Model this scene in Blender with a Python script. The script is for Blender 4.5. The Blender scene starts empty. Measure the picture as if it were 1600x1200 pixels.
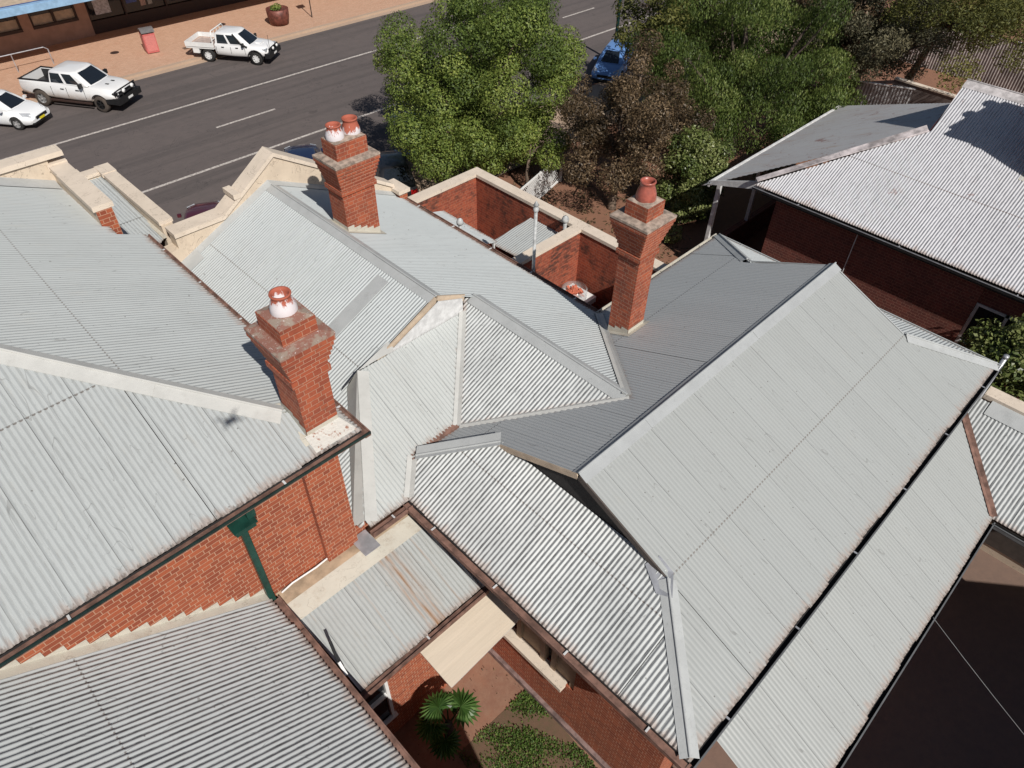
import bpy, bmesh, math, random
import numpy as np
from mathutils import Vector, Matrix
R = math.radians
random.seed(7); rng = np.random.default_rng(7)
S = bpy.context.scene
C = S.collection

# ------------------------------------------------------------------ camera
CH = 16.45                      # height of the drone above the street
F_PX = 1108.767                 # focal length for a 1600 px wide frame
RT = np.array([0.71211693, -0.70188187, 0.01585333])
UP = np.array([0.47898619, 0.50223245, 0.71995487])
FW = np.array([0.51328522, 0.50509841, -0.69383995])
cam = bpy.data.cameras.new('camera'); camo = bpy.data.objects.new('camera', cam); C.objects.link(camo)
cam.sensor_fit = 'HORIZONTAL'; cam.sensor_width = 36.0; cam.lens = F_PX / 1600 * 36.0
cam.clip_start = 0.1; cam.clip_end = 2000
M = Matrix.Identity(4)
for i in range(3):
    M[i][0] = RT[i]; M[i][1] = UP[i]; M[i][2] = -FW[i]
M[2][3] = CH
camo.matrix_world = M
S.camera = camo
# ------------------------------------------------------------------ light
LD = np.array([0.19615, 0.70559, -0.68093])      # direction the sunlight travels
w = bpy.data.worlds.new('World'); S.world = w; w.use_nodes = True
nt = w.node_tree
sky = nt.nodes.new('ShaderNodeTexSky'); sky.sky_type = 'NISHITA'; sky.sun_disc = False
sky.sun_elevation = R(42.9); sky.sun_rotation = math.atan2(-LD[0], -LD[1])
nt.links.new(sky.outputs[0], nt.nodes['Background'].inputs[0]); nt.nodes['Background'].inputs[1].default_value = 0.05
sun = bpy.data.lights.new('sun', 'SUN'); sun.energy = 5.0; sun.angle = R(0.5); sun.color = (1.0, 0.955, 0.89)
suno = bpy.data.objects.new('sun', sun); C.objects.link(suno)
suno.rotation_euler = Vector(LD).to_track_quat('-Z', 'Y').to_euler()
suno.location = (0, 0, 40)
S.view_settings.view_transform = 'Standard'; S.view_settings.look = 'None'
S.view_settings.exposure = -0.1; S.view_settings.gamma = 1.0
S.cycles.max_bounces = 6

# ------------------------------------------------------------------ node helpers
def newmat(name):
    m = bpy.data.materials.new(name); m.use_nodes = True
    return m, m.node_tree.nodes, m.node_tree.links, m.node_tree.nodes['Principled BSDF']
def mathn(N, L, op, a, b=None, c=None):
    n = N.new('ShaderNodeMath'); n.operation = op
    for i, v in enumerate((a, b, c)):
        if v is None: continue
        if isinstance(v, (int, float)): n.inputs[i].default_value = v
        else: L.new(v, n.inputs[i])
    return n.outputs[0]
def mixc(N, L, f, a, b, mode='MIX'):
    n = N.new('ShaderNodeMix'); n.data_type = 'RGBA'; n.blend_type = mode
    for sock, v in ((n.inputs[0], f), (n.inputs[6], a), (n.inputs[7], b)):
        if isinstance(v, (int, float)): sock.default_value = v
        elif isinstance(v, tuple): sock.default_value = (*v, 1) if len(v) == 3 else v
        else: L.new(v, sock)
    return n.outputs[2]
def noise(N, L, vec, scale, detail=4, rough=0.6, dist=0.0):
    n = N.new('ShaderNodeTexNoise'); n.inputs['Scale'].default_value = scale
    n.inputs['Detail'].default_value = detail; n.inputs['Roughness'].default_value = rough
    n.inputs['Distortion'].default_value = dist
    if vec is not None: L.new(vec, n.inputs['Vector'])
    return n.outputs[0]
def ramp(N, L, f, lo, hi):
    n = N.new('ShaderNodeMapRange'); n.interpolation_type = 'SMOOTHSTEP'
    n.inputs[1].default_value = lo; n.inputs[2].default_value = hi
    L.new(f, n.inputs[0]); return n.outputs[0]
def mapping(N, L, vec, scale=(1, 1, 1), loc=(0, 0, 0)):
    n = N.new('ShaderNodeMapping'); n.inputs[3].default_value = scale; n.inputs[1].default_value = loc
    L.new(vec, n.inputs[0]); return n.outputs[0]
def bump(N, L, B, h, s, d=0.02):
    n = N.new('ShaderNodeBump'); n.inputs['Strength'].default_value = s; n.inputs['Distance'].default_value = d
    L.new(h, n.inputs['Height']); L.new(n.outputs[0], B.inputs['Normal'])

def simple(name, col, rough=0.7, metal=0.0, var=0.12, scale=6.0, spec=None, bmp=0.0, coat=0.0):
    m, N, L, B = newmat(name)
    tc = N.new('ShaderNodeTexCoord')
    f = noise(N, L, tc.outputs['Object'], scale, 5)
    dark = tuple(c * (1 - var * 1.6) for c in col); light = tuple(min(1, c * (1 + var)) for c in col)
    cc = mixc(N, L, ramp(N, L, f, 0.3, 0.7), dark, light)
    L.new(cc, B.inputs['Base Color']); B.inputs['Roughness'].default_value = rough; B.inputs['Metallic'].default_value = metal
    if coat: B.inputs['Coat Weight'].default_value = coat; B.inputs['Coat Roughness'].default_value = 0.05
    if spec is not None: B.inputs['Specular IOR Level'].default_value = spec
    if bmp: bump(N, L, B, noise(N, L, tc.outputs['Object'], scale * 8, 4), bmp, 0.01)
    return m

def stained(name, col, stain=(0.30, 0.24, 0.18), rough=0.88, k=0.5, stretch=(1, 1, 0.35), cracks=0.5, fine=(1, 1, 1)):
    m, N, L, B = newmat(name); tc = N.new('ShaderNodeTexCoord'); Pq = tc.outputs['Object']
    c = mixc(N, L, ramp(N, L, noise(N, L, mapping(N, L, Pq, fine), 2.2, 5), .3, .7), tuple(x * .93 for x in col), tuple(x * 1.04 for x in col))
    a = ramp(N, L, noise(N, L, mapping(N, L, Pq, stretch), 3.2, 7, .78), .50, .74)
    c = mixc(N, L, mathn(N, L, 'MULTIPLY', a, k), c, stain)
    s2 = ramp(N, L, noise(N, L, Pq, 24, 4, .8), .62, .75); c = mixc(N, L, mathn(N, L, 'MULTIPLY', s2, k * .6), c, stain)
    cr = noise(N, L, Pq, 1.5, 4, .6, .7); ck = mathn(N, L, 'LESS_THAN', mathn(N, L, 'ABSOLUTE', mathn(N, L, 'SUBTRACT', cr, .5)), .0035)
    c = mixc(N, L, mathn(N, L, 'MULTIPLY', ck, cracks), c, tuple(x * .45 for x in stain))
    L.new(c, B.inputs['Base Color']); B.inputs['Roughness'].default_value = rough
    bump(N, L, B, noise(N, L, Pq, 26, 5), .25, .01); return m
PITCH = 0.0864
def roof_material(name, base=(0.43, 0.45, 0.44), dirt=(0.25, 0.25, 0.24), dirtamt=0.5, rust=0.0, nails=True, valley=0.25, peel=0.0, warm=0.25, streak=None, edge=0.75):
    m, N, L, B = newmat(name)
    uv = N.new('ShaderNodeUVMap'); uv.uv_map = 'UVMap'
    sep = N.new('ShaderNodeSeparateXYZ'); L.new(uv.outputs[0], sep.inputs[0])
    u, v = sep.outputs[0], sep.outputs[1]
    tc = N.new('ShaderNodeTexCoord')
    # sheet to sheet variation
    sh = mathn(N, L, 'FLOOR', mathn(N, L, 'DIVIDE', u, 0.6912))
    wn = N.new('ShaderNodeTexWhiteNoise'); wn.noise_dimensions = '1D'; L.new(sh, wn.inputs['W'])
    col = mixc(N, L, wn.outputs['Value'], tuple(c * 0.985 for c in base), tuple(c * 1.015 for c in base))
    # broad mottling and streaks that run down the sheets
    big = ramp(N, L, noise(N, L, mapping(N, L, uv.outputs[0], (0.5, 0.35, 1)), 1.1, 6, 0.65), 0.42, 0.75)
    col = mixc(N, L, mathn(N, L, 'MULTIPLY', big, 0.5 * dirtamt), col, tuple(0.5 * (a + b) for a, b in zip(base, dirt)))
    st = ramp(N, L, noise(N, L, mapping(N, L, uv.outputs[0], (7.0, 0.35, 1)), 2.0, 6, 0.7), 0.56, 0.8)
    col = mixc(N, L, mathn(N, L, 'MULTIPLY', st, 0.8 * dirtamt), col, dirt)
    wr = ramp(N, L, noise(N, L, mapping(N, L, uv.outputs[0], (3.0, 0.5, 1), (3, 7, 0)), 1.7, 5, 0.7), 0.55, 0.85)
    col = mixc(N, L, mathn(N, L, 'MULTIPLY', wr, warm), col, (0.47, 0.40, 0.30))
    # grime and painted groove shade in the valleys, broken up
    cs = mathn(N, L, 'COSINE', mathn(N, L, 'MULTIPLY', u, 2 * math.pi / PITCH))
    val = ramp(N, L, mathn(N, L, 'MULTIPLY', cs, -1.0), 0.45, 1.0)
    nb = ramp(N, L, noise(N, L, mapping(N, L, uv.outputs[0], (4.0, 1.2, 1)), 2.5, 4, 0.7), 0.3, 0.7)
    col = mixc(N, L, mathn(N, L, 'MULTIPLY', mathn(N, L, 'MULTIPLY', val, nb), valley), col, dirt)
    # side laps: thin dark line every sheet
    fr = mathn(N, L, 'FRACT', mathn(N, L, 'DIVIDE', u, 0.6912))
    lap = mathn(N, L, 'LESS_THAN', fr, 0.016)
    lapn = ramp(N, L, noise(N, L, mapping(N, L, uv.outputs[0], (0.8, 0.6, 1)), 1.5, 3, 0.6), 0.28, 0.55)
    col = mixc(N, L, mathn(N, L, 'MULTIPLY', mathn(N, L, 'MULTIPLY', lap, lapn), 0.75), col, (0.08, 0.08, 0.08))
    if nails:
        # nail heads: rows along the battens, on crests, and a dense row on the end lap (v = 0)
        def row(vfreq, voff, half, ufreq, keep, seed):
            vv = mathn(N, L, 'FRACT', mathn(N, L, 'ADD', mathn(N, L, 'DIVIDE', v, vfreq), voff))
            dv = mathn(N, L, 'MULTIPLY', mathn(N, L, 'ABSOLUTE', mathn(N, L, 'SUBTRACT', vv, 0.5)), vfreq)
            uu = mathn(N, L, 'FRACT', mathn(N, L, 'ADD', mathn(N, L, 'DIVIDE', u, PITCH * ufreq), 0.5))
            du = mathn(N, L, 'MULTIPLY', mathn(N, L, 'ABSOLUTE', mathn(N, L, 'SUBTRACT', uu, 0.5)), PITCH * ufreq)
            a = mathn(N, L, 'LESS_THAN', dv, half); b = mathn(N, L, 'LESS_THAN', du, half)
            n = noise(N, L, mapping(N, L, uv.outputs[0], (1, 1, 1), (seed, 0, 0)), 5.0, 2, 0.5)
            return mathn(N, L, 'MULTIPLY', mathn(N, L, 'MULTIPLY', a, b), mathn(N, L, 'GREATER_THAN', n, keep))
        r1 = row(1.02, 0.21, 0.011, 3, 0.58, 3)
        col = mixc(N, L, mathn(N, L, 'MULTIPLY', r1, 0.75), col, (0.10, 0.09, 0.085))
        a = mathn(N, L, 'LESS_THAN', mathn(N, L, 'ABSOLUTE', v), 0.016)
        uu = mathn(N, L, 'FRACT', mathn(N, L, 'DIVIDE', u, PITCH))
        b = mathn(N, L, 'LESS_THAN', mathn(N, L, 'ABSOLUTE', mathn(N, L, 'SUBTRACT', uu, 0.5)), 0.28)
        col = mixc(N, L, mathn(N, L, 'MULTIPLY', mathn(N, L, 'MULTIPLY', a, b), 0.6), col, (0.13, 0.10, 0.085))
        # stray marks and droppings
        vo = N.new('ShaderNodeTexVoronoi'); vo.inputs['Scale'].default_value = 2.3; L.new(uv.outputs[0], vo.inputs['Vector'])
        sp = mathn(N, L, 'LESS_THAN', vo.outputs['Distance'], mathn(N, L, 'MULTIPLY', noise(N, L, uv.outputs[0], 3.1, 2), 0.085))
        col = mixc(N, L, mathn(N, L, 'MULTIPLY', sp, 0.6), col, (0.15, 0.14, 0.13))
    if rust > 0:
        rn = noise(N, L, mapping(N, L, uv.outputs[0], (2.2, 0.28, 1), (1.7, 0.4, 0)), 1.9, 6, 0.7)
        rr = ramp(N, L, rn, 0.62 - 0.1 * rust, 0.80)
        col = mixc(N, L, mathn(N, L, 'MULTIPLY', rr, 0.8), col, (0.33, 0.20, 0.11))
    ue = N.new('ShaderNodeUVMap'); ue.uv_map = 'EdgeUV'; se = N.new('ShaderNodeSeparateXYZ'); L.new(ue.outputs[0], se.inputs[0])
    en = noise(N, L, mapping(N, L, uv.outputs[0], (5.0, 1.0, 1), (9, 2, 0)), 1.8, 5, 0.75)
    ek = ramp(N, L, mathn(N, L, 'SUBTRACT', mathn(N, L, 'MULTIPLY', en, 0.62), se.outputs[0]), 0.12, 0.34)
    col = mixc(N, L, mathn(N, L, 'MULTIPLY', ek, edge), col, (0.34, 0.27, 0.235))
    e2 = ramp(N, L, mathn(N, L, 'SUBTRACT', mathn(N, L, 'MULTIPLY', noise(N, L, mapping(N, L, uv.outputs[0], (14.0, 4.0, 1), (4, 1, 0)), 1.6, 3, 0.7), 0.34), se.outputs[0]), 0.12, 0.17)
    col = mixc(N, L, mathn(N, L, 'MULTIPLY', e2, edge * 0.8), col, (0.10, 0.075, 0.06))
    # long scratches and handling marks
    sc = noise(N, L, mapping(N, L, uv.outputs[0], (0.9, 0.13, 1), (2, 5, 0)), 2.2, 2, 0.5, 1.2)
    sk_ = mathn(N, L, 'LESS_THAN', mathn(N, L, 'ABSOLUTE', mathn(N, L, 'SUBTRACT', sc, 0.53)), 0.0016)
    col = mixc(N, L, mathn(N, L, 'MULTIPLY', sk_, 0.4), col, dirt)
    if streak is not None:
        wv_ = mathn(N, L, 'MULTIPLY', mathn(N, L, 'SUBTRACT', noise(N, L, mapping(N, L, uv.outputs[0], (0.01, 1.3, 1)), 1.0, 3), 0.5), 0.10)
        for off, wd, am in ((0.0, 0.07, 0.9), (-0.13, 0.04, 0.6), (0.16, 0.045, 0.5), (0.05, 0.45, 0.35), (-0.75, 0.03, 0.3), (0.62, 0.04, 0.4)):
            dd_ = mathn(N, L, 'ABSOLUTE', mathn(N, L, 'SUBTRACT', mathn(N, L, 'ADD', u, wv_), streak + off))
            kk = ramp(N, L, mathn(N, L, 'MULTIPLY', dd_, -1.0 / wd), -1.0, 0.0)
            kn = ramp(N, L, noise(N, L, mapping(N, L, uv.outputs[0], (9, 1.1, 1)), 1.6, 4), 0.25, 0.7)
            col = mixc(N, L, mathn(N, L, 'MULTIPLY', mathn(N, L, 'MULTIPLY', kk, kn), am), col, (0.30, 0.155, 0.07))
    if peel > 0:
        pn = noise(N, L, tc.outputs['Object'], 1.3, 7, 0.75, 0.6)
        col = mixc(N, L, mathn(N, L, 'MULTIPLY', ramp(N, L, pn, 0.62 - 0.08 * peel, 0.70 - 0.05 * peel), 0.75), col, (0.24, 0.12, 0.10))
    L.new(col, B.inputs['Base Color'])
    rg = mathn(N, L, 'ADD', mathn(N, L, 'MULTIPLY', big, 0.2), 0.42); L.new(rg, B.inputs['Roughness'])
    B.inputs['Metallic'].default_value = 0.0; B.inputs['Specular IOR Level'].default_value = 0.35
    return m

def brick_material(name, c1=(0.39, 0.098, 0.040), c2=(0.24, 0.056, 0.026), mortar=(0.46, 0.26, 0.17), stain=0.0, msize=0.0078, jag=0.5):
    m, N, L, B = newmat(name)
    uv = N.new('ShaderNodeUVMap'); uv.uv_map = 'UVMap'
    wob = noise(N, L, uv.outputs[0], 9.0, 3)
    wv = N.new('ShaderNodeVectorMath'); wv.operation = 'MULTIPLY_ADD'
    cmb = N.new('ShaderNodeCombineXYZ'); L.new(wob, cmb.inputs[0]); L.new(wob, cmb.inputs[1])
    L.new(cmb.outputs[0], wv.inputs[0]); wv.inputs[1].default_value = (0.012, 0.010, 0); L.new(uv.outputs[0], wv.inputs[2])
    b = N.new('ShaderNodeTexBrick'); b.offset = 0.5; b.squash = 0.5; b.squash_frequency = 2
    L.new(wv.outputs[0], b.inputs['Vector'])
    b.inputs['Scale'].default_value = 1.0; b.inputs['Brick Width'].default_value = 0.272; b.inputs['Row Height'].default_value = 0.0975
    b.inputs['Mortar Size'].default_value = msize; b.inputs['Mortar Smooth'].default_value = 0.25; b.inputs['Bias'].default_value = 0.1
    b.inputs['Color1'].default_value = (*c1, 1); b.inputs['Color2'].default_value = (*c2, 1); b.inputs['Mortar'].default_value = (*mortar, 1)
    col = b.outputs['Color']
    tc = N.new('ShaderNodeTexCoord')
    n1 = noise(N, L, tc.outputs['Object'], 1.4, 6, 0.7)
    col = mixc(N, L, mathn(N, L, 'MULTIPLY', ramp(N, L, n1, 0.45, 0.8), 0.22), col, (0.36, 0.14, 0.075))
    n2 = noise(N, L, tc.outputs['Object'], 14.0, 4, 0.7)
    col = mixc(N, L, mathn(N, L, 'MULTIPLY', ramp(N, L, n2, 0.5, 0.8), 0.4), col, (0.16, 0.045, 0.03))
    if stain > 0:
        n3 = noise(N, L, mapping(N, L, tc.outputs['Object'], (1, 1, 0.8)), 1.1, 7, 0.75)
        bn = noise(N, L, mapping(N, L, uv.outputs[0], (3.7, 10.2, 1)), 1.0, 1, 0.5)
        k = mathn(N, L, 'MULTIPLY', ramp(N, L, n3, 0.44, 0.62), ramp(N, L, bn, 0.3, 0.6))
        col = mixc(N, L, mathn(N, L, 'MULTIPLY', k, stain), col, (0.035, 0.022, 0.018))
    L.new(col, B.inputs['Base Color']); B.inputs['Roughness'].default_value = 0.9
    hh = mathn(N, L, 'SUBTRACT', mathn(N, L, 'MULTIPLY', n2, 0.3), b.outputs['Fac'])
    bump(N, L, B, hh, 0.6, 0.008)
    return m

def ground_material(name, cols, scales=(0.6, 6.0, 60.0), rough=0.95, bmp=0.4, w=(0.6, 0.4, 0.25)):
    m, N, L, B = newmat(name)
    tc = N.new('ShaderNodeTexCoord'); P = tc.outputs['Object']
    a = ramp(N, L, noise(N, L, P, scales[0], 6, 0.65), 0.3, 0.7)
    b = ramp(N, L, noise(N, L, P, scales[1], 6, 0.7), 0.35, 0.7)
    c = noise(N, L, P, scales[2], 4, 0.8)
    col = mixc(N, L, mathn(N, L, 'MULTIPLY', a, w[0]), cols[0], cols[1])
    col = mixc(N, L, mathn(N, L, 'MULTIPLY', b, w[1]), col, cols[2])
    col = mixc(N, L, mathn(N, L, 'MULTIPLY', ramp(N, L, c, 0.5, 0.8), w[2]), col, cols[3])
    L.new(col, B.inputs['Base Color']); B.inputs['Roughness'].default_value = rough
    bump(N, L, B, noise(N, L, P, scales[2], 6, 0.8), bmp, 0.02)
    return m

MT = {}
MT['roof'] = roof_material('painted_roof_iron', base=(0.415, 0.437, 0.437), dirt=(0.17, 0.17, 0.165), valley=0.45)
MT['roof_f'] = roof_material('sunlit_slope_roof_iron', base=(0.352, 0.368, 0.362), dirt=(0.17, 0.17, 0.165), dirtamt=0.45, valley=0.2, warm=0.12)  # sunlit copy of the wing roof iron, base darkened against the sun
MT['roof_d'] = roof_material('shaded_slope_roof_iron', base=(0.395, 0.41, 0.415), dirt=(0.20, 0.20, 0.20), dirtamt=0.3, valley=0.1, warm=0.05)  # shaded copy of the same iron, base kept lighter away from the sun
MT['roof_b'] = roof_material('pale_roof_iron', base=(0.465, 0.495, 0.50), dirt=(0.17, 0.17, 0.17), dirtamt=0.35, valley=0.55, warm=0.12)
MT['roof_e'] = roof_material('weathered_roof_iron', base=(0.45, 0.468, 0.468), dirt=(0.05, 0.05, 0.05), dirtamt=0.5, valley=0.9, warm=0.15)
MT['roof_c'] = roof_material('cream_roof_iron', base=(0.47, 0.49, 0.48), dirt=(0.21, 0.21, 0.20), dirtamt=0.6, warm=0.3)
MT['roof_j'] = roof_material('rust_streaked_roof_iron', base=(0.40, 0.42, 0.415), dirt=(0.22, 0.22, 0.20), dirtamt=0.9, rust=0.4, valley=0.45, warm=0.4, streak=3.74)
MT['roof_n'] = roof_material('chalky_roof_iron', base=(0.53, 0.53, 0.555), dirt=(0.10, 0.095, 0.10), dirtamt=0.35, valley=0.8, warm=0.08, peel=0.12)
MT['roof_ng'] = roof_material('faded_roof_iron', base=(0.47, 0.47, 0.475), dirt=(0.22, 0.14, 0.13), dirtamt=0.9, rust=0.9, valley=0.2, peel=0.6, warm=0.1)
MT['cap_w'] = stained('pale_flashing', (0.485, 0.485, 0.465), stain=(.30, .29, .27), rough=.6, k=.35, stretch=(1, 1, 1), cracks=.0)
MT['cap'] = stained('flashing_paint', (0.425, 0.44, 0.44), stain=(.24, .24, .235), rough=.5, k=.3, stretch=(1, 1, 1), cracks=.15)
MT['cap_c'] = stained('cream_flashing', (0.52, 0.49, 0.42), stain=(.30, .22, .15), rough=.65, k=.5, stretch=(1, 1, 1), cracks=.3)
MT['zinc'] = simple('bare_galvanised_sheet', (0.42, 0.43, 0.46), 0.4, 0.35, 0.12, 5.0)
MT['zincdark'] = simple('dull_galvanised', (.16, .165, .17), .5, .2, .1)
MT['brick'] = brick_material('red_brick')
MT['brick_stained'] = brick_material('stained_red_brick', stain=0.85, msize=0.006, mortar=(0.36, 0.17, 0.11), c1=(0.38, 0.088, 0.040), c2=(0.26, 0.055, 0.028))
MT['brick_dark'] = brick_material('shade_toned_red_brick', c1=(0.185, 0.05, 0.036), c2=(0.12, 0.034, 0.027), mortar=(0.28, 0.14, 0.10), stain=0.25)  # brick darkened to carry the shade on the neighbour's walls
MT['chimney'] = brick_material('chimney_brick', c1=(0.39, 0.094, 0.040), c2=(0.26, 0.060, 0.030), mortar=(0.42, 0.23, 0.155), stain=0.35, msize=0.0062)
MT['mortar_cap'] = simple('mortar_haunching', (0.34, 0.27, 0.22), 0.95, 0, 0.3, 7.0, bmp=0.4)
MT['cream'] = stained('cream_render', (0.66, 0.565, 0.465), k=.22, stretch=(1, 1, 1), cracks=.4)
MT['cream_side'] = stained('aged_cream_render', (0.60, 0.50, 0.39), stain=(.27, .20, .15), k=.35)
MT['fascia'] = simple('beige_fascia', (0.50, 0.40, 0.30), 0.75, 0, 0.12, 4.0)
MT['gutter_brown'] = simple('rusty_gutter', (0.19, 0.105, 0.08), 0.8, 0, 0.3, 5.0, bmp=0.3)
MT['gutter_green'] = simple('dark_green_gutter', (0.014, 0.030, 0.026), 0.45, 0, 0.2, 5.0)
MT['green'] = simple('downpipe_green', (0.010, 0.050, 0.038), 0.4, 0, 0.2, 5.0)
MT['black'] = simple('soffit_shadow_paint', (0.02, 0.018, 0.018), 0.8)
MT['white'] = simple('white_paint', (0.75, 0.75, 0.74), 0.45, 0, 0.04)
MT['offwhite'] = simple('weathered_white_paint', (0.60, 0.60, 0.60), 0.7, 0, 0.12, 5)
MT['sheet'] = stained('cream_awning_sheet', (0.63, 0.54, 0.43), stain=(.45, .35, .25), k=.35, stretch=(.25, 5, 1), cracks=0, fine=(.3, 9, 1))
MT['ridgef'] = stained('weathered_ridge', (.375, .39, .395), stain=(.22, .22, .22), rough=.5, k=.25, stretch=(1, 1, 1), cracks=.1)
MT['plinth'] = simple('grey_plinth', (.20, .14, .13), .9, 0, .3, 5)
MT['bargedark'] = simple('shade_toned_brown', (.075, .06, .052), .8)  # brown with shade put in, for the shadowed barge and verandah wall
MT['beige'] = simple('beige_timber_paint', (0.34, 0.25, 0.17), 0.7, 0, 0.1)
MT['glass'] = simple('dark_glass', (0.015, 0.018, 0.022), 0.05, 0, 0.05)
MT['terracotta'] = simple('terracotta', (0.36, 0.10, 0.072), 0.35, 0, 0.15, 9.0)
MT['terracotta_matte'] = simple('dry_terracotta', (0.50, 0.14, 0.08), 0.85, 0, 0.2, 9.0)
MT['rubber'] = simple('tyre_rubber', (0.02, 0.019, 0.018), 0.85)
MT['rubber_dusty'] = simple('dusty_tyre', (0.07, 0.055, 0.045), 0.95)
MT['plastic'] = simple('black_plastic', (0.012, 0.012, 0.013), 0.45)
MT['chrome'] = simple('bright_alloy', (0.6, 0.6, 0.6), 0.3, 0.6)
MT['bark'] = simple('bark', (0.16, 0.115, 0.085), 0.95, 0, 0.35, 12.0, bmp=0.6)
MT['bark_dark'] = simple('dark_bark', (0.07, 0.05, 0.04), 0.95, 0, 0.35, 12.0, bmp=0.6)
MT['soil_dark'] = simple('potting_soil', (0.10, 0.03, 0.02), 0.95)
def whitewashed(lvl=.13, nm='whitewashed_terracotta'):
    m, N, L, B = newmat(nm)
    tc = N.new('ShaderNodeTexCoord'); P = tc.outputs['Object']
    sep = N.new('ShaderNodeSeparateXYZ'); L.new(P, sep.inputs[0])
    n = noise(N, L, mapping(N, L, P, (1, 1, 0.4)), 14, 6, 0.75)
    k = mathn(N, L, 'ADD', mathn(N, L, 'MULTIPLY', mathn(N, L, 'SUBTRACT', lvl, sep.outputs[2]), 1.3), n)
    col = mixc(N, L, ramp(N, L, k, 0.50, 0.56), (0.38, 0.10, 0.06), (0.66, 0.62, 0.64))
    L.new(col, B.inputs['Base Color']); B.inputs['Roughness'].default_value = 0.8
    return m
MT['whitewash'] = whitewashed()
MT['whitewash_heavy'] = whitewashed(.225, 'heavily_whitewashed_terracotta')
def splashed():
    m, N, L, B = newmat('paint_splashed_mortar')
    tc = N.new('ShaderNodeTexCoord'); P = tc.outputs['Object']
    base = mixc(N, L, ramp(N, L, noise(N, L, P, 5, 5), 0.42, 0.55), (0.30, 0.235, 0.19), (0.25, 0.12, 0.09))
    col = mixc(N, L, ramp(N, L, noise(N, L, P, 22, 5, 0.8), 0.60, 0.66), base, (0.70, 0.66, 0.66))
    L.new(col, B.inputs['Base Color']); B.inputs['Roughness'].default_value = 0.9
    bump(N, L, B, noise(N, L, P, 30, 5), 0.4, 0.01)
    return m
MT['splashed'] = splashed()
def corner_mat():
    m, N, L, B = newmat('flaking_corner_flashing')
    tc = N.new('ShaderNodeTexCoord'); Pq = tc.outputs['Object']
    col = mixc(N, L, ramp(N, L, noise(N, L, Pq, 7, 6, .75), .54, .62), (0.55, 0.53, 0.49), (0.30, 0.155, 0.11))
    L.new(col, B.inputs['Base Color']); B.inputs['Roughness'].default_value = .8; bump(N, L, B, noise(N, L, Pq, 14, 5), .8, .03)
    return m
MT['corner'] = corner_mat()

# ------------------------------------------------------------------ object helpers
def tag(o, label=None, cat=None, group=None, kind=None):
    if label: o['label'] = label
    if cat: o['category'] = cat
    if group: o['group'] = group
    if kind: o['kind'] = kind
    return o
def thing(name, label, cat, loc=(0, 0, 0), rz=0.0, group=None):
    o = bpy.data.objects.new(name, None); C.objects.link(o); o.empty_display_size = 0.3
    o.location = loc; o.rotation_euler = (0, 0, rz)
    o.matrix_world = Matrix.Translation(loc) @ Matrix.Rotation(rz, 4, 'Z')
    return tag(o, label, cat, group)
def link(name, me, mat, parent=None, world=True, smooth=False):
    mats = mat if isinstance(mat, (list, tuple)) else [mat]
    for m_ in mats: me.materials.append(m_)
    o = bpy.data.objects.new(name, me); C.objects.link(o)
    if smooth:
        me.polygons.foreach_set('use_smooth', [True] * len(me.polygons))
    if parent is not None:
        o.parent = parent
        o.matrix_parent_inverse = Matrix.Identity(4)
        if world: o.matrix_basis = wm(parent).inverted()
    return o
def wm(o):
    m_ = o.matrix_parent_inverse @ o.matrix_basis if o.parent else Matrix.LocRotScale(o.location, o.rotation_euler, o.scale)
    return wm(o.parent) @ m_ if o.parent else m_
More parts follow.
